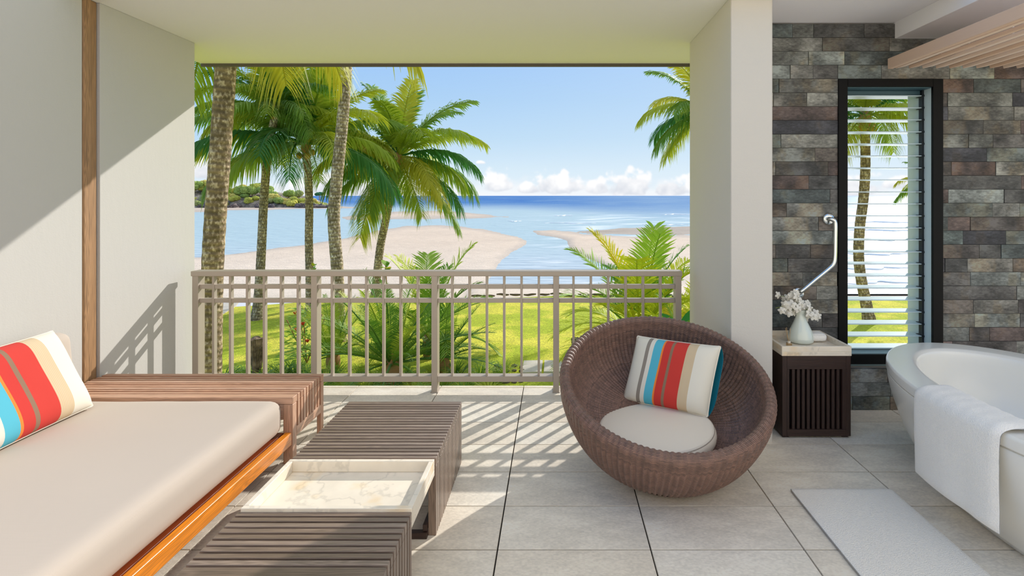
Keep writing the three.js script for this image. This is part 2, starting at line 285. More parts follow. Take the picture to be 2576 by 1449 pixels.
  for (let row = 0; row < 28; row++) {
    const y0 = row * RH + 0.0006, y1 = Math.min((row + 1) * RH - 0.0006, CEIL - 0.001);
    let x = 1.3735 - q() * 0.3;
    while (x < x1 - 0.01) {
      let w = 0.14 + q() * 0.36; if (q() < 0.2) w += 0.15; let e = Math.min(x + w, x1); if (x1 - e < 0.09) e = x1;
      const pieces = y1 > wy0 + 0.005 && y0 < wy1 - 0.005 ? [[x, Math.min(e, wx0)], [Math.max(x, wx1), e]] : [[x, e]];
      const mt = stoneMats[(q() * stoneMats.length) | 0], out = q() * 0.006, yA = y0 < wy1 && y1 > wy1 ? wy1 : y0, yB = y0 < wy0 && y1 > wy0 ? wy0 : y1;
      const cut = e > wx0 && x < wx1;
      for (const [a, b] of pieces) {
        const aa = Math.max(a, 1.374); if (b - aa < 0.02) continue;
        const lo = cut && pieces.length === 1 ? yA : y0, hi = cut && pieces.length === 1 ? yB : y1; if (hi - lo < 0.01) continue;
        part('stone', bx(aa + 0.0006, b - 0.0006, lo, hi, zf - 0.004, ZS - 0.004 + out, 0.0014), mt, back);
      }
      x = e;
    }
  }
  numberParts(back);

  // window: black frame, pale reveals, louvre channels, 22 blades
  const win = structure('window_1');
  const f0 = ZS - 0.0, f1 = ZS + 0.012;
  part('window_frame', merge([bx(wx0 - 0.005, wx0 + 0.062, wy0, wy1, f0 - 0.012, f1, 0.003, 'y'), bx(wx1 - 0.068, wx1 + 0.005, wy0, wy1, f0 - 0.012, f1, 0.003, 'y'), bx(wx0 + 0.0625, wx1 - 0.0685, wy1 - 0.055, wy1, f0 - 0.012, f1, 0.003), bx(wx0 + 0.0625, wx1 - 0.0685, wy0, wy0 + 0.07, f0 - 0.012, f1, 0.003)]), M.frame, win);
  part('window_reveal', merge([bx(wx0 - 0.02, wx0 + 0.058, wy0, wy1, zb - 0.02, f0 - 0.012, 0, 'y'), bx(wx1 - 0.064, wx1 + 0.02, wy0, wy1, zb - 0.02, f0 - 0.012, 0, 'y')]), M.reveal, win);
  part('window_sill', bx(wx0, wx1, wy0 - 0.02, wy0 + 0.072, zb - 0.03, f0 - 0.012, 0.004), phys('#7f979c', 0.4), win);
  part('window_head', merge([bx(wx0, wx1, wy1 - 0.06, wy1 + 0.01, zb - 0.02, f0 - 0.012, 0), bx(wx0 + 0.06, wx1 - 0.06, wy1 - 0.095, wy1 - 0.06, -4.1, -4.02, 0.004)]), phys('#41606a', 0.5), win);
  for (const x of [wx0 + 0.06, wx1 - 0.078]) part('louvre_channel', merge([bx(x, x + 0.014, wy0 + 0.07, wy1 - 0.06, -4.035, -3.995, 0.002, 'y')]), M.channel, win);
  const blade = bx(wx0 + 0.064, wx1 - 0.07, -0.0035, 0.0035, -0.066, 0.066, 0.003), clip = merge([bx(wx1 - 0.083, wx1 - 0.06, -0.007, 0.007, 0.0, 0.07, 0.002), bx(wx0 + 0.058, wx0 + 0.081, -0.007, 0.007, 0.0, 0.07, 0.002)]);
  for (let i = 0; i < 22; i++) { const b = part('louvre_blade', blade, M.blade, win, [0, 2.288 - i * 0.0889, -4.06], [0.0, 0, 0]); part('blade_clip', clip, M.channel, b); }
  numberParts(win);

  // slatted timber canopy over the bath
  const can = thing('slatted_canopy', 'pale timber slatted canopy hanging over the white bathtub', 'canopy', [2.9, 2.46, -2]);
  part('fascia', bx(-0.516, -0.48, -0.004, 0.07, -1.87, -0.55, 0.003, 'z'), M.canopy[1], can);
  const sl = []; for (let k = 0; k < 3; k++) sl.push(bx(-0.036, 0.036, 0, 0.022, -1.86, -0.55, 0.003, 'z'));
  for (let i = 0; i < 13; i++) part('slat', sl[i % 3], M.canopy[i % 3], can, [-0.43 + i * 0.096, 0.004, 0], [0, 0, 0.2]);
  for (const z of [-1.6, -0.75]) part('batten', bx(-0.48, 0.84, 0.035, 0.07, z, z + 0.05, 0.002), M.canopy[0], can);
  for (const z of [-1.65, -1.3]) for (const x of [-0.1, 0.5]) part('hanger', new THREE.CylinderGeometry(0.006, 0.006, 0.285, 8).translate(x, 0.2, z), M.chrome, can);
  numberParts(can);

  // bent chrome grab bar on the slate
  const gb = thing('grab_bar', 'bent chrome grab bar on the slate wall above the orchids', 'grab bar', [1.98, 1.2, ZS]);
  const g = (px, py, d) => P(px, py, d).sub(gb.position);
  part('bar', sweep([g(2084, 551, 3.905), g(2086, 551, 3.85), g(2096, 553, 3.836), g(2101, 563, 3.834), g(2101, 600, 3.834), g(2100, 645, 3.834), g(2096, 663, 3.834), g(2084, 676, 3.834), g(2050, 704, 3.834), g(2018, 731, 3.836), g(2010, 737, 3.85), g(2008, 738, 3.905)], 0.0155, 14, 90), M.chrome, gb);
  for (const [px, py] of [[2084, 551], [2008, 738]]) part('rosette', new THREE.LatheGeometry([[0, 0], [0.042, 0], [0.042, 0.006], [0.034, 0.013], [0.018, 0.016], [0, 0.016]].map(([x, y]) => new THREE.Vector2(x, y)), 28).rotateX(Math.PI / 2).translate(...g(px, py, 3.903).toArray()), M.chrome, gb);
  numberParts(gb);
}

// ================================================================ BALCONY RAILING
{
  const rail = thing('balcony_railing', 'taupe metal balcony railing with upright bars and two upper rails', 'railing', [-0.925, 0, -4.25]);
  const X = (px) => (px - VX) * 4.25 / F + 0.925, posts = [490.5, 789.5, 1092.5, 1399, 1707].map(X);
  const post = bx(-0.0235, 0.0235, 0, 0.93, -0.085, 0, 0.003, 'y'), bal = bx(-0.009, 0.009, 0.1, 0.93, -0.052, -0.012, 0.002, 'y');
  for (const x of posts) { const p = part('post', post, M.rail, rail, [x, 0, 0]); part('foot_plate', bx(-0.03, 0.03, 0, 0.006, -0.095, 0.006, 0.002), M.rail, p); }
  part('top_rail', bx(posts[0] - 0.032, posts[4] + 0.03, 0.915, 0.956, -0.1, 0.006, 0.006, 'x', 2), M.rail, rail);
  for (let b = 0; b < 4; b++) {
    const a = posts[b] + 0.0235, e = posts[b + 1] - 0.0235;
    for (const y of [0.7035, 0.8135]) part('middle_rail', bx(a, e, y, y + 0.034, -0.056, -0.018, 0.002), M.rail, rail);
    part('bottom_rail', bx(a, e, 0.084, 0.128, -0.078, -0.002, 0.003), M.rail, rail);
    for (let k = 1; k < 7; k++) part('baluster', bal, M.rail, rail, [lerp(posts[b], posts[b + 1], k / 7), 0, 0]);
  }
  numberParts(rail);
}

// ================================================================ FURNITURE
// ---- daybed: slatted end table, platform, orange teak rail
{
  const bed = thing('daybed', 'low timber daybed with a slatted end table and an orange side rail', 'daybed', [-2.22, 0, -2.3]);
  const ox = 2.22, oz = 2.3, B = (x0, x1, y0, y1, z0, z1, r, a) => bx(x0 + ox, x1 + ox, y0, y1, z0 + oz, z1 + oz, r, a);
  const zf = -3.118, zb = -3.536, xr = -1.51, top = 0.385, wm = M.slatBed;
  part('front_board', merge([B(-2.93, xr, top - 0.04, top, zf - 0.058, zf, 0.003)]), wm[0], bed);
  part('back_board', merge([B(-2.93, xr, top - 0.04, top, zb, zb + 0.04, 0.003), B(xr - 0.028, xr, 0, top - 0.041, zb, zb + 0.04, 0.003, 'y')]), wm[1], bed);
  const n = 8, za = zf - 0.066, zz = zb + 0.048, pitch = (za - zz) / n;
  for (let i = 0; i < n; i++) {                         // each slat turns down at the end of the table
    const z1 = za - i * pitch, z0 = z1 - pitch + 0.014;
    part('slat', merge([B(-2.93, xr, top - 0.04, top, z0, z1, 0.002), B(xr - 0.03, xr, 0.2, top - 0.041, z0, z1, 0.002, 'y')]), wm[i % 3], bed);
  }
  part('end_rail', B(xr - 0.028, xr, 0.145, 0.2, zb + 0.04, zf - 0.05, 0.003, 'z'), wm[0], bed);
  part('leg', B(xr - 0.056, xr, 0, top - 0.041, zf - 0.05, zf, 0.004, 'y'), wm[0], bed);
  part('leg', B(-2.93, -2.874, 0, top - 0.041, zf - 0.05, zf, 0.004, 'y'), wm[1], bed);
  part('leg', B(-2.93, -2.874, 0, top - 0.041, zb, zb + 0.05, 0.004, 'y'), wm[1], bed);
  part('apron', B(-2.874, xr - 0.056, top - 0.13, top - 0.041, zf - 0.024, zf - 0.002, 0.003), wm[2], bed);
  part('side_rail', B(xr - 0.044, xr - 0.004, 0.112, 0.186, zf + 0.001, -0.95, 0.006, 'z'), M.teak, bed);
  part('platform', B(-2.93, xr - 0.05, 0.13, 0.184, zf + 0.002, -0.97, 0.003, 'z'), M.teakDark, bed);
  for (const [x, z] of [[xr - 0.06, -1.05], [-2.9, -1.05], [-2.9, -2.9]]) part('leg', B(x - 0.03, x + 0.03, 0, 0.13, z - 0.03, z + 0.03, 0.003, 'y'), M.teakDark, bed);
  numberParts(bed);

  single('mattress', softBox(1.385, 0.2, 2.12, 0.06, 44, 8, 60, 0.005, 3, 0.006), M.linen, 'beige linen mattress lying on the timber daybed', 'mattress', null, [-2.245, 0.284, -2.05]);
  // seams run round the mattress edge
  const bc = single('bolster_cushion', softBox(0.2, 0.4, 1.62, 0.055, 8, 16, 40, 0.006, 7), M.linen, 'plain beige back cushion against the left wall, behind the striped cushion', 'cushion', null, [-2.815, 0.578, -2.27]);
  bc.rotation.z = 0.1;
}

// ---- cushions of striped canvas: a striped front, a plain back, piping round the seam
function stripedCushion(label, w, h, t, BL, BR, TL, backMat, shear = 0, gusset = 0, pinch = 0.012) {
  const ex = BR.clone().sub(BL).normalize(), up = TL.clone().sub(BL), ey = up.addScaledVector(ex, -up.dot(ex)).normalize(), ez = new THREE.Vector3().crossVectors(ex, ey);
  const c = thing('striped_cushion', label, 'cushion');
  c.matrixAutoUpdate = true; c.quaternion.setFromRotationMatrix(new THREE.Matrix4().makeBasis(ex, ey, ez));
  c.position.copy(BL).addScaledVector(ex, w / 2);
  const N = 36, K = 28, edge = (u, v) => { const s = 1 - Math.pow(Math.abs(u), 5), q = 1 - Math.pow(Math.abs(v), 5); return [u * (w / 2) * (1 - pinch * 2 * (1 - v * v)), v * (h / 2) * (1 - pinch * 2 * (1 - u * u)), Math.pow(Math.max(0, s * q), 0.5)]; };
  const side = (sg) => {
    const pos = [], uv = [], idx = [];
    for (let j = 0; j <= K; j++) for (let i = 0; i <= N; i++) {
      const u = Math.sin((i / N - 0.5) * Math.PI) , v = Math.sin((j / K - 0.5) * Math.PI), [x, y, z] = edge(u, v), wr = (noise3(x * 9 + 20, y * 9 + 20, sg * 3 + 9, 3) - 0.5) * 0.012 * z;
      pos.push(x + shear * (y + h / 2) + (sg < 0 ? gusset * (0.5 + u / 2) * (1 - 0.85 * v * v * v * v) : 0), y + h / 2, sg * (z * t / 2 + wr) - (sg < 0 ? 0.0 : 0)); uv.push((u + 1) / 2, (v + 1) / 2);
    }
    for (let j = 0; j < K; j++) for (let i = 0; i < N; i++) { const a = j * (N + 1) + i, b = a + 1, d = a + N + 1, e = d + 1; sg > 0 ? idx.push(a, b, e, a, e, d) : idx.push(a, e, b, a, d, e); }
    const g = new THREE.BufferGeometry(); g.setAttribute('position', new THREE.Float32BufferAttribute(pos, 3)); g.setAttribute('uv', new THREE.Float32BufferAttribute(uv, 2)); g.setIndex(idx); g.computeVertexNormals(); return g;
  };
  part('front_panel', side(1), M.stripe, c);
  part('back_panel', side(-1), backMat, c);
  const pts = []; for (let i = 0; i < 80; i++) { const s = i / 80 * 4, k = Math.floor(s), f = (s - k) * 2 - 1, [u, v] = [[f, -1], [1, f], [-f, 1], [-1, -f]][k]; const [x, y] = edge(u, v); pts.push(new THREE.Vector3(x + shear * (y + h / 2), y + h / 2, 0)); }
  part('piping', sweep(pts, 0.0045, 6, 240, 1, true), M.cream, c);
  return c;
}
stripedCushion('red and blue striped cushion leaning on the daybed back cushion', 0.74, 0.46, 0.16, new THREE.Vector3(-2.50, 0.40, -2.22), new THREE.Vector3(-2.53, 0.40, -2.96), new THREE.Vector3(-2.70, 0.79, -2.2), M.cream);

// ---- slatted coffee tables with the marble tray let in between them
{
  const xa = -1.195, xb = -0.54, top = 0.353, pitch = 0.0337, sw = 0.0242, th = 0.036;
  function slattedTable(label, z0, z1, wideFar, wideNear) {    // z0 far edge, z1 near edge (both negative)
    const t = thing('slatted_table', label, 'table', [(xa + xb) / 2, 0, (z0 + z1) / 2], 0, 'slatted coffee tables');
    const cx = (xa + xb) / 2, cz = (z0 + z1) / 2, B = (x0, x1, y0, y1, za, zb, r, a) => bx(x0 - cx, x1 - cx, y0, y1, za - cz, zb - cz, r, a), wm = M.slatTable;
    const hoop = (za, zb, k, name) => part(name, merge([B(xa, xb, top - th, top, za, zb, 0.002), B(xb - th, xb, 0.0, top - th - 0.0005, za, zb, 0.002, 'y'), B(xa, xa + th, 0.0, top - th - 0.0005, za, zb, 0.002, 'y')]), wm[k % 3], t);
    let z = z0, k = 0;
    if (wideFar) { hoop(z, z + wideFar, 0, 'end_board'); z += wideFar + pitch - sw; }
    while (z + sw < z1 - wideNear + 0.002) { hoop(z, z + sw, k++, 'slat'); z += pitch; }
    if (wideNear) hoop(z, z1, 1, 'end_board');
    for (const x of [xa + 0.06, xb - 0.09]) part('batten', B(x, x + 0.03, top - th - 0.03, top - th - 0.001, z0 + 0.01, z1 - 0.01, 0.002, 'z'), M.cabinet, t);
    for (const x of [xa + th + 0.001, xb - th - 0.021]) part('side_batten', B(x, x + 0.02, 0.03, 0.06, z0 + 0.01, z1 - 0.01, 0.002, 'z'), M.cabinet, t);
    const zi = wideNear ? z0 : z1;                                // the side that faces the tray
    const s = wideNear ? 1 : -1;
    part('tray_ledge', B(xa + th, xb - th, 0.262, 0.29, Math.min(zi, zi - s * 0.04) , Math.max(zi, zi - s * 0.04), 0.002), wm[1], t);
    part('floor_rail', B(xa + th, xb - th, 0.0, 0.028, Math.min(zi, zi + s * 0.03), Math.max(zi, zi + s * 0.03), 0.002), M.cabinet, t);
    numberParts(t);
    return t;
  }
  slattedTable('brown slatted table beyond the marble tray, beside the daybed end', -3.143, -2.437, 0.038, 0);
  slattedTable('brown slatted table on the near side of the marble tray', -2.045, -1.62, 0, 0.12);

  // marble tray with four raised sides
  const tray = thing('marble_tray', 'square cream marble tray with raised sides between the slatted tables', 'tray', [-0.865, 0.29, -2.24]);
  const zx = 0.193, wx = 0.325, hh = 0.075, tk = 0.022;
  const B = (x0, x1, y0, y1, z0, z1) => bx(x0, x1, y0, y1, z0, z1, 0.003);
  part('tray_base', B(-wx, wx, 0, 0.026, -zx, zx), M.marble, tray);
  part('tray_side', B(-wx, wx, 0.026, hh, -zx, -zx + tk), M.marble, tray);
  part('tray_side', B(-wx, wx, 0.026, hh, zx - tk, zx), M.marble, tray);
  part('tray_side', B(-wx, -wx + tk, 0.026, hh, -zx + tk, zx - tk), M.marble, tray);
  part('tray_side', B(wx - tk, wx, 0.026, hh, -zx + tk, zx - tk), M.marble, tray);
  numberParts(tray);
}

// ---- round wicker chair
{
  const CX = 0.615, CZ = -2.98, R0 = 0.588, R1 = 0.53, N = 116;
  const ch = thing('wicker_chair', 'round dark brown wicker tub chair facing the coffee tables', 'chair', [CX, 0, CZ], 0);
  const tilt = new THREE.Quaternion().setFromEuler(new THREE.Euler(0.372, 0.04, 0.0, 'YXZ'));
  const prof = [];                                    // [radius, height, nx, ny] in the bowl's own axes, from the outside pole over the lip to the inside pole
  const nO = 60, nL = 14, nI = 60, aE = 1.41, VS = 0.935, full = (a) => Math.pow(Math.sin(a), 0.56);       // a bowl with a broad belly
  const rO = full(aE) * R0, yO = -Math.cos(aE) * R0 * VS, rI = full(aE) * R1, yI = -Math.cos(aE) * R1 * 0.9;
  const curve = []; for (let i = 0; i <= nO; i++) { const a = lerp(0.004, aE, Math.pow(i / nO, 1.25)); curve.push([full(a) * R0, -Math.cos(a) * R0 * VS]); }
  const rl = (rO - rI) / 2; for (let i = 1; i < nL; i++) { const a = i / nL * Math.PI; curve.push([(rO + rI) / 2 + Math.cos(a) * rl, lerp(yO, yI, i / nL) + Math.sin(a) * rl * 1.2]); }
  for (let i = 0; i <= nI; i++) { const a = lerp(0.004, aE, Math.pow(1 - i / nI, 1.25)), sq = 1 - 0.34 * Math.pow(Math.cos(a), 1.6); curve.push([full(a) * R1, -Math.cos(a) * R1 * (i ? sq : 1) * (1 - 0.1 * (1 - i / nI))]); }
  curve.forEach((p, i) => { const a = curve[Math.max(0, i - 1)], b = curve[Math.min(curve.length - 1, i + 1)], dx = b[0] - a[0], dy = b[1] - a[1], l = Math.hypot(dx, dy) || 1; prof.push([p[0], p[1], dy / l, -dx / l]); });
  const pos = [], uv = [], idx = [], seg = N * 5; let len = 0;
  prof.forEach((p, i) => {
    if (i) len += Math.hypot(p[0] - prof[i - 1][0], p[1] - prof[i - 1][1]);
    const amp = 0.0135 * smooth(p[0], 0.12, 0.5) * (i > nO - 4 && i < nO + nL + 4 ? 0.5 : 1);
    for (let j = 0; j <= seg; j++) {
      const f = j / seg, a = f * 2 * Math.PI, rib = Math.pow(Math.abs(Math.cos(f * N * Math.PI)), 0.8) - 0.5, d = amp * rib, rr = p[0] + p[2] * d, y = p[1] + p[3] * d;
      pos.push(rr * Math.cos(a), y, rr * Math.sin(a)); uv.push(f * N / 4, len / 0.0062 / 32);
    }
  });
  const k = seg + 1; for (let i = 0; i < prof.length - 1; i++) for (let j = 0; j < seg; j++) { const a = i * k + j, b = a + 1, c = a + k, d = c + 1; idx.push(a, c, b, b, c, d); }
  const g = new THREE.BufferGeometry(); g.setAttribute('position', new THREE.Float32BufferAttribute(pos, 3)); g.setAttribute('uv', new THREE.Float32BufferAttribute(uv, 2)); g.setIndex(idx);
  g.applyQuaternion(tilt); g.computeBoundingBox(); g.translate(0, -g.boundingBox.min.y + 0.001, 0); g.computeVertexNormals();
  part('shell', g, M.wicker, ch);
  part('base_ring', new THREE.TorusGeometry(0.2, 0.012, 10, 48).rotateX(Math.PI / 2).translate(0, 0.012, 0), M.cabinet, ch);
  numberParts(ch);

  // seat pad
  const pts = [], rr = 0.318, th = 0.085; for (let i = 0; i <= 8; i++) { const a = -Math.PI / 2 + i / 8 * Math.PI; pts.push(new THREE.Vector2(rr - 0.03 + 0.03 * Math.cos(a), th / 2 + (th / 2) * Math.sin(a))); }
  const body = new THREE.LatheGeometry([new THREE.Vector2(0, 0), new THREE.Vector2(rr - 0.06, 0), ...pts, new THREE.Vector2(rr - 0.1, th + 0.008), new THREE.Vector2(rr - 0.2, th + 0.013), new THREE.Vector2(0, th + 0.015)], 64);
  const pad = thing('seat_cushion', 'round beige seat cushion lying in the wicker chair', 'cushion', [0.555, 0.222, -2.945]);
  pad.rotation.set(0.04, 0, 0.05);
  part('pad', boxUV(body, 'x'), M.seat, pad);
  part('piping', new THREE.TorusGeometry(rr - 0.012, 0.0035, 6, 80).rotateX(Math.PI / 2).translate(0, th - 0.012, 0), std('#a89a8a', 0.8), pad);
  stripedCushion('red and blue striped cushion with a teal side propped in the wicker chair', 0.51, 0.385, 0.15, P(1567, 1006, 3.26), P(1788, 1050, 2.98), P(1607, 852, 3.36), M.teal, 0.1, 0.036);
}

// ---- slatted side cabinet with its stone tray top and what stands on it
{
  const c = thing('side_cabinet', 'dark brown slatted side cabinet with a stone tray top', 'cabinet', [1.675, 0, -3.66]);
  const x = 0.219, zf = 0.205, zb = -0.205, top = 0.525, B = (a, b, d, e, f, g2, r, al) => bx(a, b, d, e, f, g2, r, al), m = M.cabinet;
  part('side_panel', B(-x, -x + 0.03, 0.012, top, zb, zf, 0.002, 'y'), m, c); part('side_panel', B(x - 0.03, x, 0.012, top, zb, zf, 0.002, 'y'), m, c);
  part('back_panel', B(-x + 0.03, x - 0.03, 0.012, top, zb, zb + 0.02, 0.002, 'y'), m, c);
  part('bottom_panel', B(-x + 0.03, x - 0.03, 0.012, 0.035, zb + 0.02, zf - 0.03, 0.002), m, c);
  part('top_panel', B(-x + 0.03, x - 0.03, top - 0.02, top, zb + 0.02, zf - 0.026, 0.002), m, c);
  part('dark_backing', B(-x + 0.03, x - 0.03, 0.036, top - 0.021, zf - 0.06, zf - 0.05, 0), M.void, c);  // near-black sheet that stands for the dark inside, seen between the door slats
  const d = part('door', merge([B(-x + 0.03, x - 0.03, 0.44, top, zf - 0.025, zf, 0.002), B(-x + 0.03, x - 0.03, 0.012, 0.055, zf - 0.025, zf, 0.002), B(-x + 0.03, -x + 0.045, 0.055, 0.44, zf - 0.025, zf, 0.002, 'y'), B(x - 0.055, x - 0.03, 0.055, 0.44, zf - 0.025, zf, 0.002, 'y')]), m, c);
  const sl = B(-0.0095, 0.0095, 0.055, 0.44, zf - 0.024, zf - 0.004, 0.002, 'y');
  for (let i = 0; i < 10; i++) part('slat', sl, m, d, [-0.146 + i * 0.0318, 0, 0]);
  for (const [a, b] of [[-1, -1], [1, -1], [-1, 1], [1, 1]]) part('foot', B(a * 0.19 - 0.02, a * 0.19 + 0.02, 0, 0.014, b * 0.17 - 0.02, b * 0.17 + 0.02, 0.002), m, c);
  const w = 0.223, tz = 0.208, y0 = top, y1 = top + 0.062, mm = M.marble, t = part('tray_top', merge([B(-w, w, y0, y0 + 0.028, -tz, tz, 0.003), B(-w, w, y0 + 0.027, y1, tz - 0.02, tz, 0.003), B(-w, w, y0 + 0.027, y1, -tz, -tz + 0.02, 0.003), B(-w, -w + 0.02, y0 + 0.027, y1, -tz + 0.02, tz - 0.02, 0.003), B(w - 0.02, w, y0 + 0.027, y1, -tz + 0.02, tz - 0.02, 0.003)]), mm, c);
  numberParts(c);
  const deck = top + 0.028;
  const at = (px, py, z) => P(px, py, z);

  const vx = (2014 - VX) * 3.68 / F;
  const vase = thing('bud_vase', 'small pale waisted vase holding white orchids on the side cabinet', 'vase', [vx, deck, -3.68]);
  part('vase_body', new THREE.LatheGeometry([[0, 0], [0.07, 0], [0.082, 0.012], [0.084, 0.035], [0.07, 0.085], [0.044, 0.14], [0.029, 0.18], [0.029, 0.2], [0.037, 0.222], [0.033, 0.222], [0.025, 0.2], [0.025, 0.18], [0.038, 0.14], [0, 0.02]].map(([a, b]) => new THREE.Vector2(a, b)), 40), M.vase, vase);

  const fl = thing('orchid_spray', 'loose spray of white orchids standing in the pale vase', 'flowers', [vx, deck + 0.17, -3.68]);
  const petal = (() => { const gs = []; for (let k = 0; k < 5; k++) { const s = new THREE.SphereGeometry(1, 8, 6); s.scale(0.0095, 0.014, 0.0022); s.translate(0, 0.0135, 0); s.rotateX(-0.35); s.rotateZ(k * Math.PI * 2 / 5 + (k % 2) * 0.15); gs.push(s); } const lipg = new THREE.SphereGeometry(0.006, 8, 6); lipg.translate(0, -0.003, 0.006); gs.push(lipg); return merge(gs); })();
  const r = mulberry(17);
  const stems = [[1962, 745], [1975, 760], [1990, 738], [1951, 775], [2004, 762], [2035, 768], [2048, 790], [2026, 800], [1972, 790], [2056, 795]];
  stems.forEach(([px, py], i) => {
    const e = P(px, py, 3.68 + (r() - 0.5) * 0.16).sub(fl.position), mid = new THREE.Vector3(e.x * 0.3, e.y * 0.62 + 0.04, e.z * 0.4), cv = new THREE.CatmullRomCurve3([new THREE.Vector3(0, -0.1, 0), new THREE.Vector3(e.x * 0.06, 0.03, 0), mid, e]);
    part('stem', sweep(cv.getPoints(8), 0.0018, 5, 14), M.stem, fl);
    const nb = 6;
    for (let k = 0; k < nb; k++) {
      const p = cv.getPoint(0.62 + 0.38 * (k + 0.4) / nb), s = 0.85 + r() * 0.55, b = part('blossom', petal, M.petal, fl, [p.x + (r() - 0.5) * 0.045, p.y + (r() - 0.5) * 0.04, p.z + (r() - 0.5) * 0.05 + 0.01]);
      b.rotation.set((r() - 0.6) * 0.9, (r() - 0.5) * 1.6, r() * 6.3); b.scale.setScalar(s);
    }
  });
  numberParts(fl);

  const dx = (1985 - VX) * 3.53 / F, df = thing('reed_diffuser', 'tiny glass reed diffuser beside the orchid vase', 'diffuser', [dx, deck, -3.53]);
  part('bottle', new RoundedBoxGeometry(0.03, 0.036, 0.03, 2, 0.004).translate(0, 0.018, 0), phys('#d8b98c', 0.08, { transmission: 0.6, thickness: 0.02 }), df);
  part('cap', new THREE.CylinderGeometry(0.009, 0.009, 0.012, 16).translate(0, 0.041, 0), M.cream, df);
  [[-0.028, 0.01], [-0.012, -0.01], [0.004, 0.012]].forEach(([a, b]) => part('reed', sweep([new THREE.Vector3(0, 0.03, 0), new THREE.Vector3(a * 0.5, 0.08, b * 0.5), new THREE.Vector3(a, 0.135, b)], 0.0014, 5, 4), wood('#c9a878', 0.8), df));
  numberParts(df);

  const bxm = thing('soap_block', 'small tan wooden block behind the orchid vase on the cabinet', 'soap dish', [(2063 - VX) * 3.72 / F, deck, -3.72], 0.5);
  part('block', bx(-0.03, 0.03, 0, 0.045, -0.012, 0.012, 0.003), wood('#c9a169', 0.6), bxm);
  single('face_cloth', softBox(0.12, 0.055, 0.12, 0.022, 10, 5, 10, 0.004, 21), M.towel, 'rolled white face cloth at the right of the stone tray top', 'towel', null, [1.79, deck + 0.03, -3.72]);
}

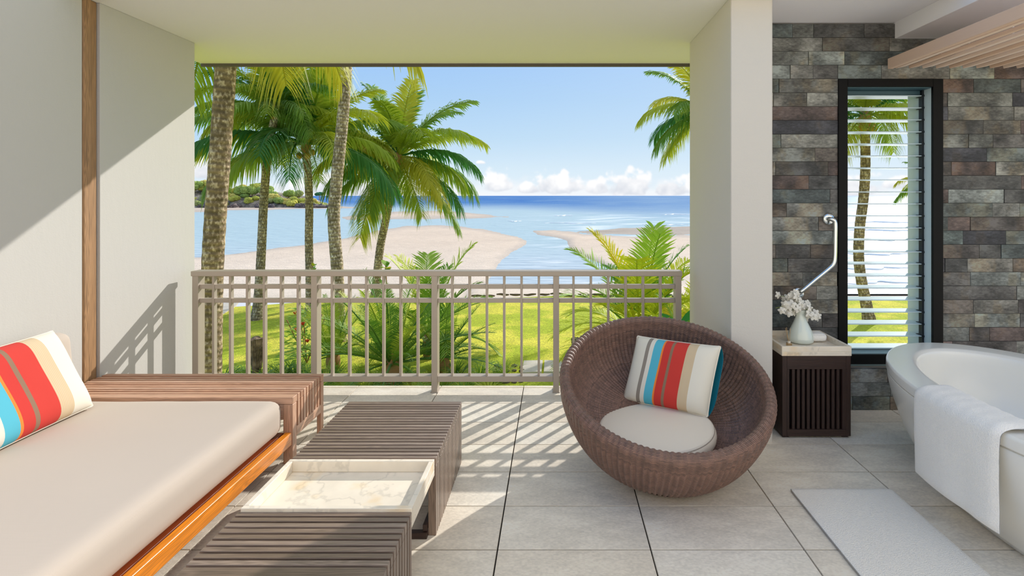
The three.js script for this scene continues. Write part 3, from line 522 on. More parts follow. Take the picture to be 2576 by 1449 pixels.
// ---- oval bathtub, towel, mat
{
  const cx = 2.46, cz = -2.5, A = 0.65, C = 1.085;
  const tub = thing('bathtub', 'freestanding oval white bathtub below the louvred window', 'bathtub', [cx, 0, cz]);
  const ring = (prof, seg = 120) => {
    const pos = [], uv = [], idx = [];
    prof.forEach(([o, y], i) => { for (let j = 0; j <= seg; j++) { const a = j / seg * Math.PI * 2; pos.push((A - o) * Math.cos(a), y, (C - o * 1.08) * Math.sin(a)); uv.push(j / seg, i / prof.length); } });
    for (let i = 0; i < prof.length - 1; i++) for (let j = 0; j < seg; j++) { const k = seg + 1, a = i * k + j, b = a + 1, c = a + k, d = c + 1; idx.push(a, c, b, b, c, d); }
    const g = new THREE.BufferGeometry(); g.setAttribute('position', new THREE.Float32BufferAttribute(pos, 3)); g.setAttribute('uv', new THREE.Float32BufferAttribute(uv, 2)); g.setIndex(idx); g.computeVertexNormals(); return g;
  };
  const outer = [[0.215, 0.001], [0.185, 0.012]]; for (let i = 0; i <= 14; i++) { const t = i / 14; outer.push([0.175 * Math.pow(1 - t, 1.5) + 0.006, 0.03 + 0.48 * t]); }
  part('tub_shell', ring([...outer, [0.012, 0.516], [0.03, 0.52]]), M.tub, tub);
  const inner = []; for (let i = 0; i <= 16; i++) { const a = i / 16 * Math.PI / 2; inner.push([0.165 + 0.27 * (1 - Math.cos(a)) * 0.9, 0.55 - 0.44 * Math.sin(a)]); }
  part('tub_rim', ring([[0.03, 0.52], [0.004, 0.522], [0.001, 0.53], [0.002, 0.565], [0.006, 0.575], [0.016, 0.58], [0.13, 0.58], [0.145, 0.577], [0.158, 0.566]]), M.tub, tub);
  part('basin', ring([[0.158, 0.566], ...inner, [0.5, 0.105], [0.649, 0.1]]), M.tub, tub);
  part('drain', new THREE.CylinderGeometry(0.035, 0.035, 0.006, 24).translate(0, 0.104, 0), M.chrome, tub);

  // towel over the rim
  const zs = [-2.70, -2.20], pathPts = (z) => {
    const k = Math.sqrt(1 - ((z - cz) / C) ** 2), xo = cx - A * k, xi = cx - (A - 0.16) * k, w = (noise3(z * 9, 3, 1, 4) - 0.5) * 0.02;
    return [[xi + 0.075, 0.44], [xi + 0.03, 0.53], [xi + 0.004, 0.582], [xi - 0.03, 0.594], [xo + 0.08, 0.595], [xo + 0.02, 0.594], [xo - 0.012, 0.578], [xo - 0.02, 0.54], [xo - 0.022 + w * 0.4, 0.42], [xo - 0.02 + w, 0.3], [xo - 0.018 + w * 1.2, 0.172]].map(([x, y]) => new THREE.Vector3(x, y, z));
  };
  const nz = 26, np = 60, pos = [], uv = [], idx = [], th = 0.016, rows = [];
  for (let i = 0; i <= nz; i++) { const z = lerp(zs[0], zs[1], i / nz), c = new THREE.CatmullRomCurve3(pathPts(z), false, 'centripetal'), row = []; for (let j = 0; j <= np; j++) { const p = c.getPointAt(j / np), t = c.getTangentAt(j / np), n = new THREE.Vector3(-t.y, t.x, 0).normalize(); if (n.y < 0 && j < np / 2) n.negate(); if (j >= np / 2 && n.x > 0) n.negate(); row.push([p, n]); } rows.push(row); }
  for (const s of [0, 1]) rows.forEach((row, i) => row.forEach(([p, n], j) => { const e = Math.min(1, Math.min(i, nz - i) / 1.2, Math.min(j, np - j) / 2), q = p.clone().addScaledVector(n, s ? th * (0.25 + 0.75 * Math.sqrt(e)) + (noise3(p.x * 30, p.y * 30, p.z * 30, 8) - 0.5) * 0.004 : 0.002); if (s && p.y > 0.57) q.y += 0.002 * Math.sin(p.z * 90 + p.x * 25); pos.push(q.x, q.y, q.z); uv.push(p.z, j / np * 0.8); }));
  const k = np + 1, S = (nz + 1) * k;
  for (let i = 0; i < nz; i++) for (let j = 0; j < np; j++) { const a = i * k + j, b = a + 1, c = a + k, d = c + 1; idx.push(S + a, S + c, S + b, S + b, S + c, S + d, a, b, c, b, d, c); }
  for (let j = 0; j < np; j++) for (const i of [0, nz]) { const a = i * k + j, b = a + 1; idx.push(a, S + a, b, b, S + a, S + b); }
  for (let i = 0; i < nz; i++) for (const j of [0, np]) { const a = i * k + j, b = a + k; idx.push(a, b, S + a, b, S + b, S + a); }
  const g = new THREE.BufferGeometry(); g.setAttribute('position', new THREE.Float32BufferAttribute(pos, 3)); g.setAttribute('uv', new THREE.Float32BufferAttribute(uv, 2)); g.setIndex(idx); g.computeVertexNormals();
  single('bath_towel', g, M.towel, 'white towel draped over the near rim of the bathtub', 'towel');

  single('bath_mat', softBox(0.53, 0.014, 0.95, 0.006, 30, 2, 50, 0.0015, 5), M.mat, 'flat white bath mat on the tiles beside the bathtub', 'mat', null, [1.5, 0.0085, -2.36]);
}

// ================================================================ THE GARDEN, BEACH AND SEA
const YL = EYE - 3.9, YW = EYE - 5.1;                    // lawn and water levels
// signed distance to a polygon given in view angles scaled to pixels; inside is positive
function polySD(poly, x, y) {
  let d = 1e9, inside = false;
  for (let i = 0, j = poly.length - 1; i < poly.length; j = i++) {
    const [xi, yi] = poly[i], [xj, yj] = poly[j];
    if (yi > y !== yj > y && x < ((xj - xi) * (y - yi)) / (yj - yi) + xi) inside = !inside;
    const ex = xj - xi, ey = yj - yi, t = clamp(((x - xi) * ex + (y - yi) * ey) / (ex * ex + ey * ey), 0, 1), dx = x - xi - ex * t, dy = (y - yi - ey * t) * 2.2;
    d = Math.min(d, dx * dx + dy * dy);
  }
  d = Math.sqrt(d); return inside ? d : -d;
}
{
  // lawn with a gently curved seaward edge
  const sh = new THREE.Shape(), edge = (x) => 20.6 + 0.5 * Math.sin(x * 0.21 + 1) + 0.25 * Math.sin(x * 0.7) + (x < -8 ? (-8 - x) * -0.28 : 0);
  sh.moveTo(-60, -14); sh.lineTo(60, -14); for (let x = 60; x >= -60; x -= 0.5) sh.lineTo(x, edge(x));
  const g = new THREE.ExtrudeGeometry(sh, { depth: 0.5, bevelEnabled: true, bevelSize: 0.15, bevelThickness: 0.1, bevelSegments: 2 });
  g.rotateX(-Math.PI / 2); g.translate(0, YL - 0.6, 0); boxUV(g, 'x', 0.22);
  structure('lawn', g, phys('#ffffff', 0.95, { map: T.lawn, bumpMap: rep(T.lawnB, 3, 3), bumpScale: 0.03, sheen: 0.3, sheenColor: new THREE.Color('#d8e060') }));
}
const SAND = [
  [[200, 655], [500, 648], [560, 641], [700, 624], [800, 611], [870, 598], [950, 579], [1020, 569], [1090, 567], [1170, 571], [1240, 582], [1300, 595], [1328, 606], [1322, 616], [1290, 634], [1262, 655], [1245, 682], [1225, 712], [1180, 736], [1100, 1200], [-400, 1200], [-400, 655]],
  [[1338, 580], [1400, 578], [1470, 588], [1600, 595], [1760, 592], [2010, 590], [2060, 700], [2060, 1200], [1080, 1200], [1180, 733], [1300, 727], [1480, 722], [1560, 702], [1525, 672], [1470, 646], [1430, 627], [1428, 607], [1400, 598], [1352, 590]],
  [[858, 546], [930, 538], [1000, 532], [1080, 530], [1160, 534], [1240, 541], [1282, 546], [1200, 549], [1100, 550], [1000, 552], [920, 554], [870, 552]],
  [[-300, 545], [490, 533], [600, 530], [700, 527], [800, 525], [880, 524], [905, 521], [820, 518], [600, 518], [-300, 516]],
];
const REEF = [[1455, 583], [1560, 575], [1660, 571], [1770, 571], [1770, 588], [1600, 590], [1480, 588]];
{
  // sand: a height field that falls away under the water
  const rowsPy = []; for (let i = 0; i <= 170; i++) { const t = i / 170; rowsPy.push(515 + 305 * Math.pow(t, 1.55)); }
  const cols = 300, pos = [], col = [], uv = [], idx = [], c = new THREE.Color();
  rowsPy.forEach((py) => {
    const d = (5.1 * F) / (py - VY);
    for (let j = 0; j <= cols; j++) {
      const px = lerp(-300, 2900, j / cols), x = ((px - VX) * d) / F, n = fbm(x / 64 + 8, d / 64, 16, 16, 4, 201) - 0.5;
      const wob = (fbm(px / 640 + 3, py / 160, 20, 20, 4, 207) - 0.5) * 12;
      let sd = -1e9; for (const p of SAND) sd = Math.max(sd, polySD(p, px, py)); sd += wob * Math.min(1, d / 60);
      const rf = polySD(REEF, px, py) + wob * 0.6;
      let y = sd > 0 ? 0.16 * (1 - Math.exp(-sd / 14)) : -0.25 * (1 - Math.exp(sd / 10));
      if (rf > -6) y = Math.max(y, 0.05 * (1 - Math.exp(-(rf + 2) / 3)) + n * 0.06);
      y += n * 0.05 * smooth(sd, 0, 30) + smooth(31 - d, 0, 10) * 0.75;
      pos.push(x, YW + y, -d); uv.push(x * 0.12, d * 0.12);
      const wet = 1 - smooth(sd, 0, 26), far = smooth(d, 25, 60), b = 1 - smooth(Math.abs(sd - 13), 0, 16) * 0;
      c.setRGB(lerp(0.8, 0.78, far), lerp(0.69, 0.64, far), lerp(0.58, 0.51, far)).multiplyScalar(b * (1 + n * 0.16));
      c.lerp(new THREE.Color(0.52, 0.46, 0.41), wet * 0.75); if (rf > -4) c.lerp(new THREE.Color(0.42, 0.36, 0.3), 0.6 + n);
      col.push(c.r, c.g, c.b);
    }
  });
  const k = cols + 1; for (let i = 0; i < rowsPy.length - 1; i++) for (let j = 0; j < cols; j++) { const a = i * k + j, b = a + 1, e = a + k, f = e + 1; idx.push(a, e, b, b, e, f); }
  const g = new THREE.BufferGeometry(); g.setAttribute('position', new THREE.Float32BufferAttribute(pos, 3)); g.setAttribute('color', new THREE.Float32BufferAttribute(col, 3)); g.setAttribute('uv', new THREE.Float32BufferAttribute(uv, 2)); g.setIndex(idx); g.computeVertexNormals();
  structure('beach', g, phys('#ffffff', 0.95, { vertexColors: true, map: T.sand, bumpMap: T.sandB, bumpScale: 0.05, specularIntensity: 0.3 }));

  // water: pale over the shallows, blue outside the bar
  const wp = [], wc = [], wu = [], wi = [], wr = []; for (let i = 0; i <= 150; i++) { const t = i / 150; wr.push(492.6 + 247 * Math.pow(t, 2.3)); }
  wr.forEach((py) => {
    const d = (5.1 * F) / (py - VY);
    for (let j = 0; j <= 160; j++) {
      const px = lerp(-2200, 5000, j / 160), x = ((px - VX) * d) / F;
      const right = smooth(px, 1250, 1700), n = fbm(x / 400 + 5, d / 400, 40, 90, 4, 221) - 0.5, n2 = fbm(x / 90 + 5, d / 50, 30, 60, 3, 227) - 0.5;
      const deep = 1 - smooth(py + n * 10, lerp(506, 515, right), lerp(531, 560, right));
      c.setRGB(0.43, 0.56, 0.6).lerp(new THREE.Color(0.004, 0.14, 0.43), deep * (1 - 0.35 * right) * clamp(1 + n * 0.8, 0, 1.2));
      c.lerp(new THREE.Color(0.5, 0.57, 0.64), smooth(py, 590, 680) * 0.7);  // near water paler: reflected sky put into the vertex colour
      if (px > 1250) { const s = smooth(n2 + 0.06 * Math.sin(d * 0.5), 0.12, 0.2) * smooth(py, 530, 548) * smooth(px, 1250, 1500); c.lerp(new THREE.Color(0.9, 0.92, 0.92), s * 0.7); }
      if (px > 2000) { const s = smooth(n2 + 0.12, 0, 0.2) * smooth(py, 505, 525); c.lerp(new THREE.Color(0.95, 0.96, 0.96), s * 0.85); }
      wp.push(x, YW, -d); wc.push(c.r, c.g, c.b); wu.push(x * 0.05, d * 0.05);
    }
  });
  for (let i = 0; i < 150; i++) for (let j = 0; j < 160; j++) { const a = i * 161 + j, b = a + 1, e = a + 161, f = e + 1; wi.push(a, e, b, b, e, f); }
  const w = new THREE.BufferGeometry(); w.setAttribute('position', new THREE.Float32BufferAttribute(wp, 3)); w.setAttribute('color', new THREE.Float32BufferAttribute(wc, 3)); w.setAttribute('uv', new THREE.Float32BufferAttribute(wu, 2)); w.setIndex(wi); w.computeVertexNormals();
  structure('sea', w, phys('#ffffff', 0.35, { vertexColors: true, bumpMap: rep(T.waveB, 1, 1), bumpScale: 0.25, specularIntensity: 0.06 }));
  // ground under everything, so that nothing shows through beside the sand and the sea
  structure('ground', new THREE.BoxGeometry(400, 0.2, 75).translate(0, YW - 0.75, 10), phys('#c9b79c', 0.95));
}
// breaking waves: low foam ridges
{
  const foam = std('#fbfcfc', 0.9), r = mulberry(31);
  [[1370, 1500, 562], [1275, 1310, 557], [1620, 1735, 566], [1395, 1440, 543], [1660, 1735, 540], [2125, 2300, 560], [2125, 2300, 580], [2125, 2300, 604], [2130, 2300, 640], [2125, 2300, 676], [2125, 2300, 712]].forEach(([a, b, py], i) => {
    const d = (5.1 * F) / (py - VY), pts = []; for (let k = 0; k <= 10; k++) { const t = k / 10; pts.push(new THREE.Vector3(((lerp(a, b, t) - VX) * d) / F, YW + 0.02, -d * (1 + 0.012 * Math.sin(t * 7 + i) + 0.006 * Math.sin(t * 19 + i)))); }
    const big = i > 4 ? 2.2 : 1, g = sweep(pts, (t) => 0.002 * d * big * (0.25 + Math.sin(t * Math.PI) * (0.6 + 0.4 * noise3(t * 20, i, 3, 6))), 8, 60); g.scale(1, 1, 1); 
    const p = g.attributes.position; for (let q = 0; q < p.count; q++) p.setY(q, YW + 0.01 + Math.max(-0.02, p.getY(q) - YW) * 0.55);
    g.computeVertexNormals();
    single('breaking_wave', g, foam, ['long thin line of white foam curling before the right sandbank', 'short dash of foam at the mouth of the sand channel', 'thin line of foam beside the pier below the headland level', 'tiny foam crest in the middle of the open sea', 'thin foam crest far out beside the pier', 'farthest line of surf seen through the louvred window', 'second farthest line of surf through the louvred window', 'third farthest line of surf through the louvred window', 'third line of surf above the lawn in the louvred window', 'second line of surf above the lawn in the louvred window', 'line of surf just above the lawn in the louvred window'][i], 'wave', i > 4 ? 'lines of surf seen through the louvred window' : 'thin lines of foam on the shallow sea');
  });
}
// ---- paths
{
  const pale = phys('#d8d0c6', 0.9, { map: rep(T.tile, 0.6, 0.6) });
  const flat = (pts, y, h) => { const s = new THREE.Shape(pts.map(([px, py]) => { const d = (3.9 * F) / (py - VY); return new THREE.Vector2(((px - VX) * d) / F, d); })); const g = new THREE.ExtrudeGeometry(s, { depth: h, bevelEnabled: false }); g.rotateX(-Math.PI / 2); g.translate(0, y, 0); return boxUV(g, 'x'); };
  single('garden_path', flat([[300, 800], [480, 778], [560, 765], [600, 762], [592, 772], [560, 792], [547, 806], [500, 850], [300, 980]], YL - 0.02, 0.05), pale, 'pale concrete path curving beside the lawn at the left', 'path');
  single('stone_paver', flat([[1318, 912], [1365, 911], [1362, 940], [1312, 943]], YL - 0.01, 0.06), pale, 'pale stone paver in the grass behind the railing, left one of two', 'paver');
  single('stone_paver', flat([[1370, 911], [1412, 912], [1418, 940], [1368, 940]], YL - 0.01, 0.06), pale, 'pale stone paver in the grass behind the railing, nearer the wicker chair', 'paver');
}

// ---- leaves
function bladeMesh() { const pos = [], idx = []; return { pos, idx, strip(pts, ws, side) { const s = pos.length / 3; pts.forEach((p, i) => { const w = ws[i] / 2; pos.push(p.x - side[i].x * w, p.y - side[i].y * w, p.z - side[i].z * w, p.x + side[i].x * w, p.y + side[i].y * w, p.z + side[i].z * w); }); for (let i = 0; i < pts.length - 1; i++) { const a = s + i * 2; idx.push(a, a + 1, a + 2, a + 1, a + 3, a + 2); } }, build() { const g = new THREE.BufferGeometry(); g.setAttribute('position', new THREE.Float32BufferAttribute(pos, 3)); g.setIndex(idx); g.computeVertexNormals(); g.setAttribute('uv', new THREE.Float32BufferAttribute(new Float32Array(pos.length / 3 * 2), 2)); return g; } }; }
// a palm frond one unit long that leaves the origin along +x at an angle and bends down under its weight
function frond({ el, droop, n = 44, leaf = 0.26, width = 0.026, hang = 0.5, start = 0.14, seed = 1, up = 0.25, fwd = 0.5 }) {
  const r = mulberry(seed), m = bladeMesh(), pts = [], N = 24; let a = el, p = new THREE.Vector3(), yaw = 0;
  const bendZ = (r() - 0.5) * 0.5;
  for (let i = 0; i <= N; i++) { pts.push(p.clone()); const t = i / N; a -= (droop * (0.25 + 1.5 * t)) / N; yaw += bendZ / N; p.add(new THREE.Vector3(Math.cos(a) * Math.cos(yaw), Math.sin(a), Math.cos(a) * Math.sin(yaw)).multiplyScalar(1 / N)); }
  const curve = new THREE.CatmullRomCurve3(pts), Y = new THREE.Vector3(0, 1, 0);
  for (let i = 0; i < n; i++) for (const s of [-1, 1]) {
    const t = start + (1 - start) * ((i + (s > 0 ? 0.5 : 0) * 0.6 + r() * 0.3) / n); if (t > 0.995) continue;
    const b = curve.getPointAt(t), tg = curve.getTangentAt(t), side = new THREE.Vector3().crossVectors(tg, Y).normalize().multiplyScalar(s), nr = new THREE.Vector3().crossVectors(side, tg).normalize(); if (nr.y < 0) nr.negate();
    const len = leaf * Math.pow(Math.sin(Math.PI * clamp(0.12 + t * 0.8, 0, 1)), 0.7) * (0.85 + r() * 0.3), d = tg.clone().multiplyScalar(fwd + 0.35 * t + r() * 0.12).addScaledVector(side, 0.85).addScaledVector(nr, up + (r() - 0.5) * 0.3).normalize();
    const ps = [], ws = [], sd = []; const w = width * (0.8 + r() * 0.4), droopK = hang * (0.7 + r() * 0.6);
    for (let k = 0; k <= 3; k++) { const f = k / 3, q = b.clone().addScaledVector(d, len * f * (1 - 0.25 * droopK * f)); q.y -= len * droopK * f * f; ps.push(q); ws.push(w * [0.5, 1, 0.8, 0.06][k]); sd.push(tg.clone().addScaledVector(nr, 0.25).normalize()); }
    m.strip(ps, ws, sd);
  }
  const blade = m.build(), st = sweep(pts.filter((_, i) => i % 2 === 0), (t) => lerp(0.014, 0.003, t), 5, 16);
  return merge([blade, st]);
}
const leafMat = (hex, tr = 0.5) => phys(hex, 0.62, { transmission: tr, thickness: 0, side: THREE.DoubleSide, specularIntensity: 0.5 });
const LEAF = { palm: ['#a9be3a', '#c3cc40', '#7fa83a', '#cfcc48', '#4f8f40', '#8fb040'].map((c) => leafMat(c)), cycad: ['#b2c844', '#8fb43e', '#ccd650', '#6c9a3a'].map((c) => leafMat(c, 0.45)), areca: ['#d0d83a', '#ead93a', '#9cc040', '#74ac42'].map((c) => leafMat(c, 0.5)), broad: ['#3f9a4a', '#2b8f66'].map((c) => leafMat(c, 0.35)) };
const barkMat = ['#efe6d8', '#e0d0b8', '#e8e0d0'].map((c) => phys(c, 0.9, { map: T.bark, bumpMap: T.barkB, bumpScale: 0.02 }));
const heartMat = phys('#a87b4b', 0.85), nutMat = phys('#c79a35', 0.6);
const ELS = [1.35, 1.0, 0.65, 0.3, 0, -0.35, -0.7];
const PALM = ELS.map((el, i) => [0, 1].map((s) => frond({ el, droop: [0.6, 0.95, 1.25, 1.3, 1.15, 0.8, 0.5][i], n: 64, leaf: 0.3, width: 0.02, hang: [0.25, 0.4, 0.55, 0.7, 0.8, 0.8, 0.7][i], seed: 300 + i * 2 + s })));
// trunk points are measured at their distance; the crown sits on the last point
function palm(label, trunk, r0, r1, L, count, seed, bark, opts = {}) {
  const t = thing('coconut_palm', label, 'palm tree', trunk[0].toArray(), 0), r = mulberry(seed), o = trunk[0];
  const pts = trunk.map((p) => p.clone().sub(o)), top = pts[pts.length - 1];
  part('trunk', sweep(pts, (k) => lerp(r0, r1, Math.pow(k, 0.6)) * (1 + 0.35 * Math.exp(-k * 22)) * (1 + 0.018 * Math.sin(k * 210)), 16, 140, 1.6), barkMat[bark], t);
  const dir = top.clone().sub(pts[pts.length - 2]).normalize();
  if (L) {
    part('crown_heart', new THREE.SphereGeometry(1, 16, 12).scale(r1 * 1.35, r1 * 2.6, r1 * 1.35).translate(top.x, top.y + r1 * 1.6, top.z), heartMat, t);
    if (opts.nuts) for (let i = 0; i < opts.nuts; i++) { const a = i * 2.4; part('coconut', new THREE.SphereGeometry(0.095, 12, 10).scale(1, 1.2, 1).translate(top.x + Math.cos(a) * r1 * 1.8, top.y + 0.02 - 0.12 * (i % 2), top.z + Math.sin(a) * r1 * 1.8), nutMat, t); }
    for (let i = 0; i < count; i++) {
      const f = i / (count - 1), e = Math.min(ELS.length - 1, Math.floor(Math.pow(f, 0.85) * (opts.low ?? 6.4))), m = part('frond', PALM[e][(r() * 2) | 0], LEAF.palm[(r() * 6) | 0], t, [top.x, top.y + r1 * 2.6, top.z]);
      m.rotation.y = i * 2.399 + r() * 0.5 + (opts.turn ?? 0); m.scale.setScalar(L * (0.82 + r() * 0.26) * (e === 0 ? 0.95 : 1));
    }
  }
  numberParts(t);
  return t;
}
const onLawn = (px, d) => new THREE.Vector3(((px - VX) * d) / F, YL - 0.05, -d);
const tp = (d, ...q) => q.map(([px, py, k]) => P(px, py, d + (k ?? 0)));
palm('nearest palm with the thickest trunk, at the left behind the railing', [onLawn(527, 8.6), ...tp(8.6, [530, 900], [534, 700], [541, 560], [554, 380], [566, 200], [574, 40], [582, -150])], 0.165, 0.15, 3.4, 30, 11, 1, { turn: 0.3 });
palm('slender palm standing alone on the lawn, second from the left', [onLawn(645, 17), ...tp(17, [652, 730], [658, 620], [664, 500], [675, 380], [690, 300])], 0.15, 0.115, 2.5, 26, 12, 2, { turn: 2, low: 4.4 });
palm('palm with fibrous brown crown base between two taller trunks', [onLawn(780, 18), ...tp(18, [779, 690], [777, 600], [778, 520], [775, 440], [770, 385])], 0.135, 0.12, 3.7, 34, 13, 0, { turn: 1.1, nuts: 4, low: 4.7 });
palm('tall grey palm in front of the middle palms, its crown cut by the eave', [onLawn(853, 14.5), ...tp(14.5, [849, 690], [843, 610], [840, 540], [848, 440], [862, 300], [871, 170], [880, 0], [884, -70])], 0.165, 0.145, 1.55, 22, 14, 0, { turn: 0.4, low: 6 });
palm('leaning palm with the full round crown before the open sea', [onLawn(945, 21), ...tp(21, [949, 690], [957, 620], [968, 565], [984, 490], [1003, 418])], 0.17, 0.14, 3.6, 36, 15, 0, { turn: 2.6, nuts: 5, low: 6.5 });
palm('palm half hidden behind the plastered pier at the right', [onLawn(1790, 20), ...tp(20, [1785, 600], [1778, 420], [1772, 300])], 0.16, 0.13, 2.6, 26, 16, 2, { turn: 1.7 });
palm('curved palm seen through the louvred window', [onLawn(2188, 16.6), ...tp(16.6, [2180, 770], [2166, 700], [2160, 640], [2163, 570], [2172, 500], [2177, 420], [2176, 320])], 0.165, 0.135, 2.5, 26, 17, 1, { turn: 0.2, nuts: 4, low: 5.0 });
palm('small palm showing only frond tips at the right edge of the window view', [onLawn(2345, 19), ...tp(19, [2340, 600], [2338, 470])], 0.13, 0.11, 1.3, 14, 18, 2, { turn: 0.9 });

// ---- shrubs of stiff fronds
const CY = [1.4, 1.1, 0.8, 0.5, 0.2].map((el, i) => [0, 1].map((s) => frond({ el, droop: 0.35 + i * 0.08, n: 58, leaf: 0.14, width: 0.0105, hang: 0.1, start: 0.1, up: 0.35, fwd: 0.35, seed: 500 + i * 2 + s })));
const AR = [1.4, 1.15, 0.85, 0.5, 0.15].map((el, i) => [0, 1].map((s) => frond({ el, droop: 0.7 + i * 0.15, n: 28, leaf: 0.3, width: 0.026, hang: 0.22, start: 0.22, up: 0.35, fwd: 0.7, seed: 600 + i * 2 + s })));
function clump(name, label, category, pos, L, count, set, mats, seed, stemH = 0.25, spread = 0.12, elPow = 0.8) {
  const t = thing(name, label, category, pos), r = mulberry(seed);
  part('stem_base', new THREE.SphereGeometry(1, 14, 10).scale(spread * 1.3, stemH, spread * 1.3).translate(0, stemH * 0.5, 0), heartMat, t);
  for (let i = 0; i < count; i++) {
    const f = i / (count - 1), e = Math.min(set.length - 1, Math.floor(Math.pow(f, elPow) * set.length)), a = i * 2.399 + r() * 0.4, m = part('frond', set[e][(r() * 2) | 0], mats[(r() * mats.length) | 0], t, [Math.cos(a) * spread * 0.7, stemH + (1 - f) * 0.1, -Math.sin(a) * spread * 0.7]);
    m.rotation.y = a; m.scale.setScalar(L * (0.8 + r() * 0.35));
  }
  numberParts(t);
  return t;
}
const lawnAt = (px, d, dy = 0) => [((px - VX) * d) / F, YL + dy, -d];
clump('cycad', 'large cycad spreading feathery fronds behind the middle of the railing', 'cycad', lawnAt(985, 11.3), 2.0, 38, CY, LEAF.cycad, 41, 0.4, 0.16, 0.7);
clump('cycad', 'smaller feathery cycad at the left of the large one', 'cycad', lawnAt(838, 12.2), 1.25, 30, CY, LEAF.cycad, 42, 0.3, 0.12);
clump('cycad', 'feathery cycad at the right of the large one beside the lawn', 'cycad', lawnAt(1115, 11.9), 1.2, 28, CY, LEAF.cycad, 43, 0.3, 0.12);
clump('areca_palm', 'young palm rising above the top rail behind the large cycad', 'palm tree', lawnAt(1082, 13), 2.15, 14, AR, LEAF.cycad, 44, 0.5, 0.14, 1.4);
clump('areca_palm', 'bushy yellow green areca palm by the right end of the railing', 'palm tree', lawnAt(1612, 11.2, 0.1), 2.1, 34, AR, LEAF.areca, 45, 0.9, 0.16, 0.85);
clump('areca_palm', 'areca palm in the gap between the railing and the pier', 'palm tree', lawnAt(1745, 9.8, 0.1), 1.7, 22, AR, LEAF.areca, 46, 0.6, 0.15, 0.9);
{
  // broad-leaved plant
  const b = thing('broad_leaf_plant', 'plant with broad blue green leaves by the end of the railing', 'plant', lawnAt(1705, 9.2)), leaf = (w, l) => { const m = bladeMesh(), ps = [], ws = [], sd = []; for (let i = 0; i <= 8; i++) { const t = i / 8; ps.push(new THREE.Vector3(l * t * 0.75, l * (t * 0.9 - t * t * 0.55), 0)); ws.push(w * Math.pow(Math.sin(Math.PI * clamp(0.04 + t * 0.95, 0, 1)), 0.8)); sd.push(new THREE.Vector3(0, 0.1, 1)); } m.strip(ps, ws, sd); return m.build(); };
  const lf = leaf(0.42, 1.25), r = mulberry(71);
  part('stem', sweep([new THREE.Vector3(0, 0, 0), new THREE.Vector3(0.02, 0.6, 0), new THREE.Vector3(0, 1.2, 0.03)], 0.06, 10, 16), M.stem, b);
  for (let i = 0; i < 9; i++) { const m = part('leaf', lf, LEAF.broad[i % 2], b, [0, 0.5 + i * 0.09, 0]); m.rotation.set(0, i * 2.4, 0.15 + r() * 0.4); m.scale.setScalar(0.75 + r() * 0.4); }
  numberParts(b);
}
{
  // red-flowering shrub at the left of the cycads
  const s = thing('flowering_shrub', 'leafy shrub with a few red flowers beside the left cycad', 'shrub', lawnAt(772, 12.6)), r = mulberry(81), m = bladeMesh();
  for (let i = 0; i < 420; i++) { const a = r() * 6.28, h = 0.15 + r() * 1.15, q = 0.5 * Math.sqrt(r()) * (1.2 - h * 0.45), c = new THREE.Vector3(Math.cos(a) * q, h, Math.sin(a) * q), d = new THREE.Vector3(Math.cos(a), 0.7 * (r() - 0.2), Math.sin(a)).normalize(), sd = new THREE.Vector3(-d.z, 0.3, d.x).normalize(); m.strip([c, c.clone().addScaledVector(d, 0.08), c.clone().addScaledVector(d, 0.17).add(new THREE.Vector3(0, -0.03, 0))], [0.01, 0.05, 0.005], [sd, sd, sd]); }
  part('foliage', m.build(), LEAF.cycad[1], s);
  for (let i = 0; i < 5; i++) part('branch', sweep([new THREE.Vector3(0, 0, 0), new THREE.Vector3(Math.cos(i * 1.3) * 0.2, 0.5, Math.sin(i * 1.3) * 0.2), new THREE.Vector3(Math.cos(i * 1.3) * 0.42, 1.05, Math.sin(i * 1.3) * 0.42)], 0.012, 6, 10), heartMat, s);
  const red = phys('#e0401c', 0.7), fl = merge([0, 1, 2, 3, 4].map((k) => new THREE.SphereGeometry(1, 8, 6).scale(0.02, 0.045, 0.012).translate(0, 0.04, 0).rotateX(0.6).rotateY(k * 1.257)));
  [[-0.13, 1.2, 0.3], [0.1, 0.98, 0.42], [-0.02, 0.86, 0.46], [0.22, 0.6, 0.45]].forEach((p) => part('red_flower', fl, red, s, p));
  numberParts(s);
}
{
  // two saplings with round leaves that reach above the rail
  const r = mulberry(91), lf = (() => { const m = bladeMesh(), Z = new THREE.Vector3(0, 0, 1); m.strip([0, 0.25, 0.5, 0.75, 1].map((t) => new THREE.Vector3(t * 0.17, 0.02 * Math.sin(t * 3), 0)), [0.02, 0.13, 0.16, 0.12, 0.02], [Z, Z, Z, Z, Z]); return m.build(); })();
  for (const [px, d, y1, label] of [[970, 13.6, 655, 'sapling with a tuft of round leaves beside the leaning palm trunk'], [788, 14, 664, 'thin sapling with few leaves beside the brown-crowned palm trunk']]) {
    const s = thing('sapling', label, 'sapling', lawnAt(px, d)), h = EYE - ((y1 - VY) * d) / F - YL;
    part('stem', sweep([new THREE.Vector3(0, 0, 0), new THREE.Vector3(0.05, h * 0.5, 0), new THREE.Vector3(0, h * 0.94, 0)], 0.012, 6, 16), heartMat, s);
    for (let i = 0; i < 16; i++) { const m = part('leaf', lf, LEAF.areca[(r() * 4) | 0], s, [0, h * (0.86 + r() * 0.12), 0]); m.rotation.set(r() * 0.8 - 0.4, r() * 6.28, r() * 1.2 - 0.3); m.scale.setScalar(px > 900 ? 1 : 0.6); }
    numberParts(s);
  }
}
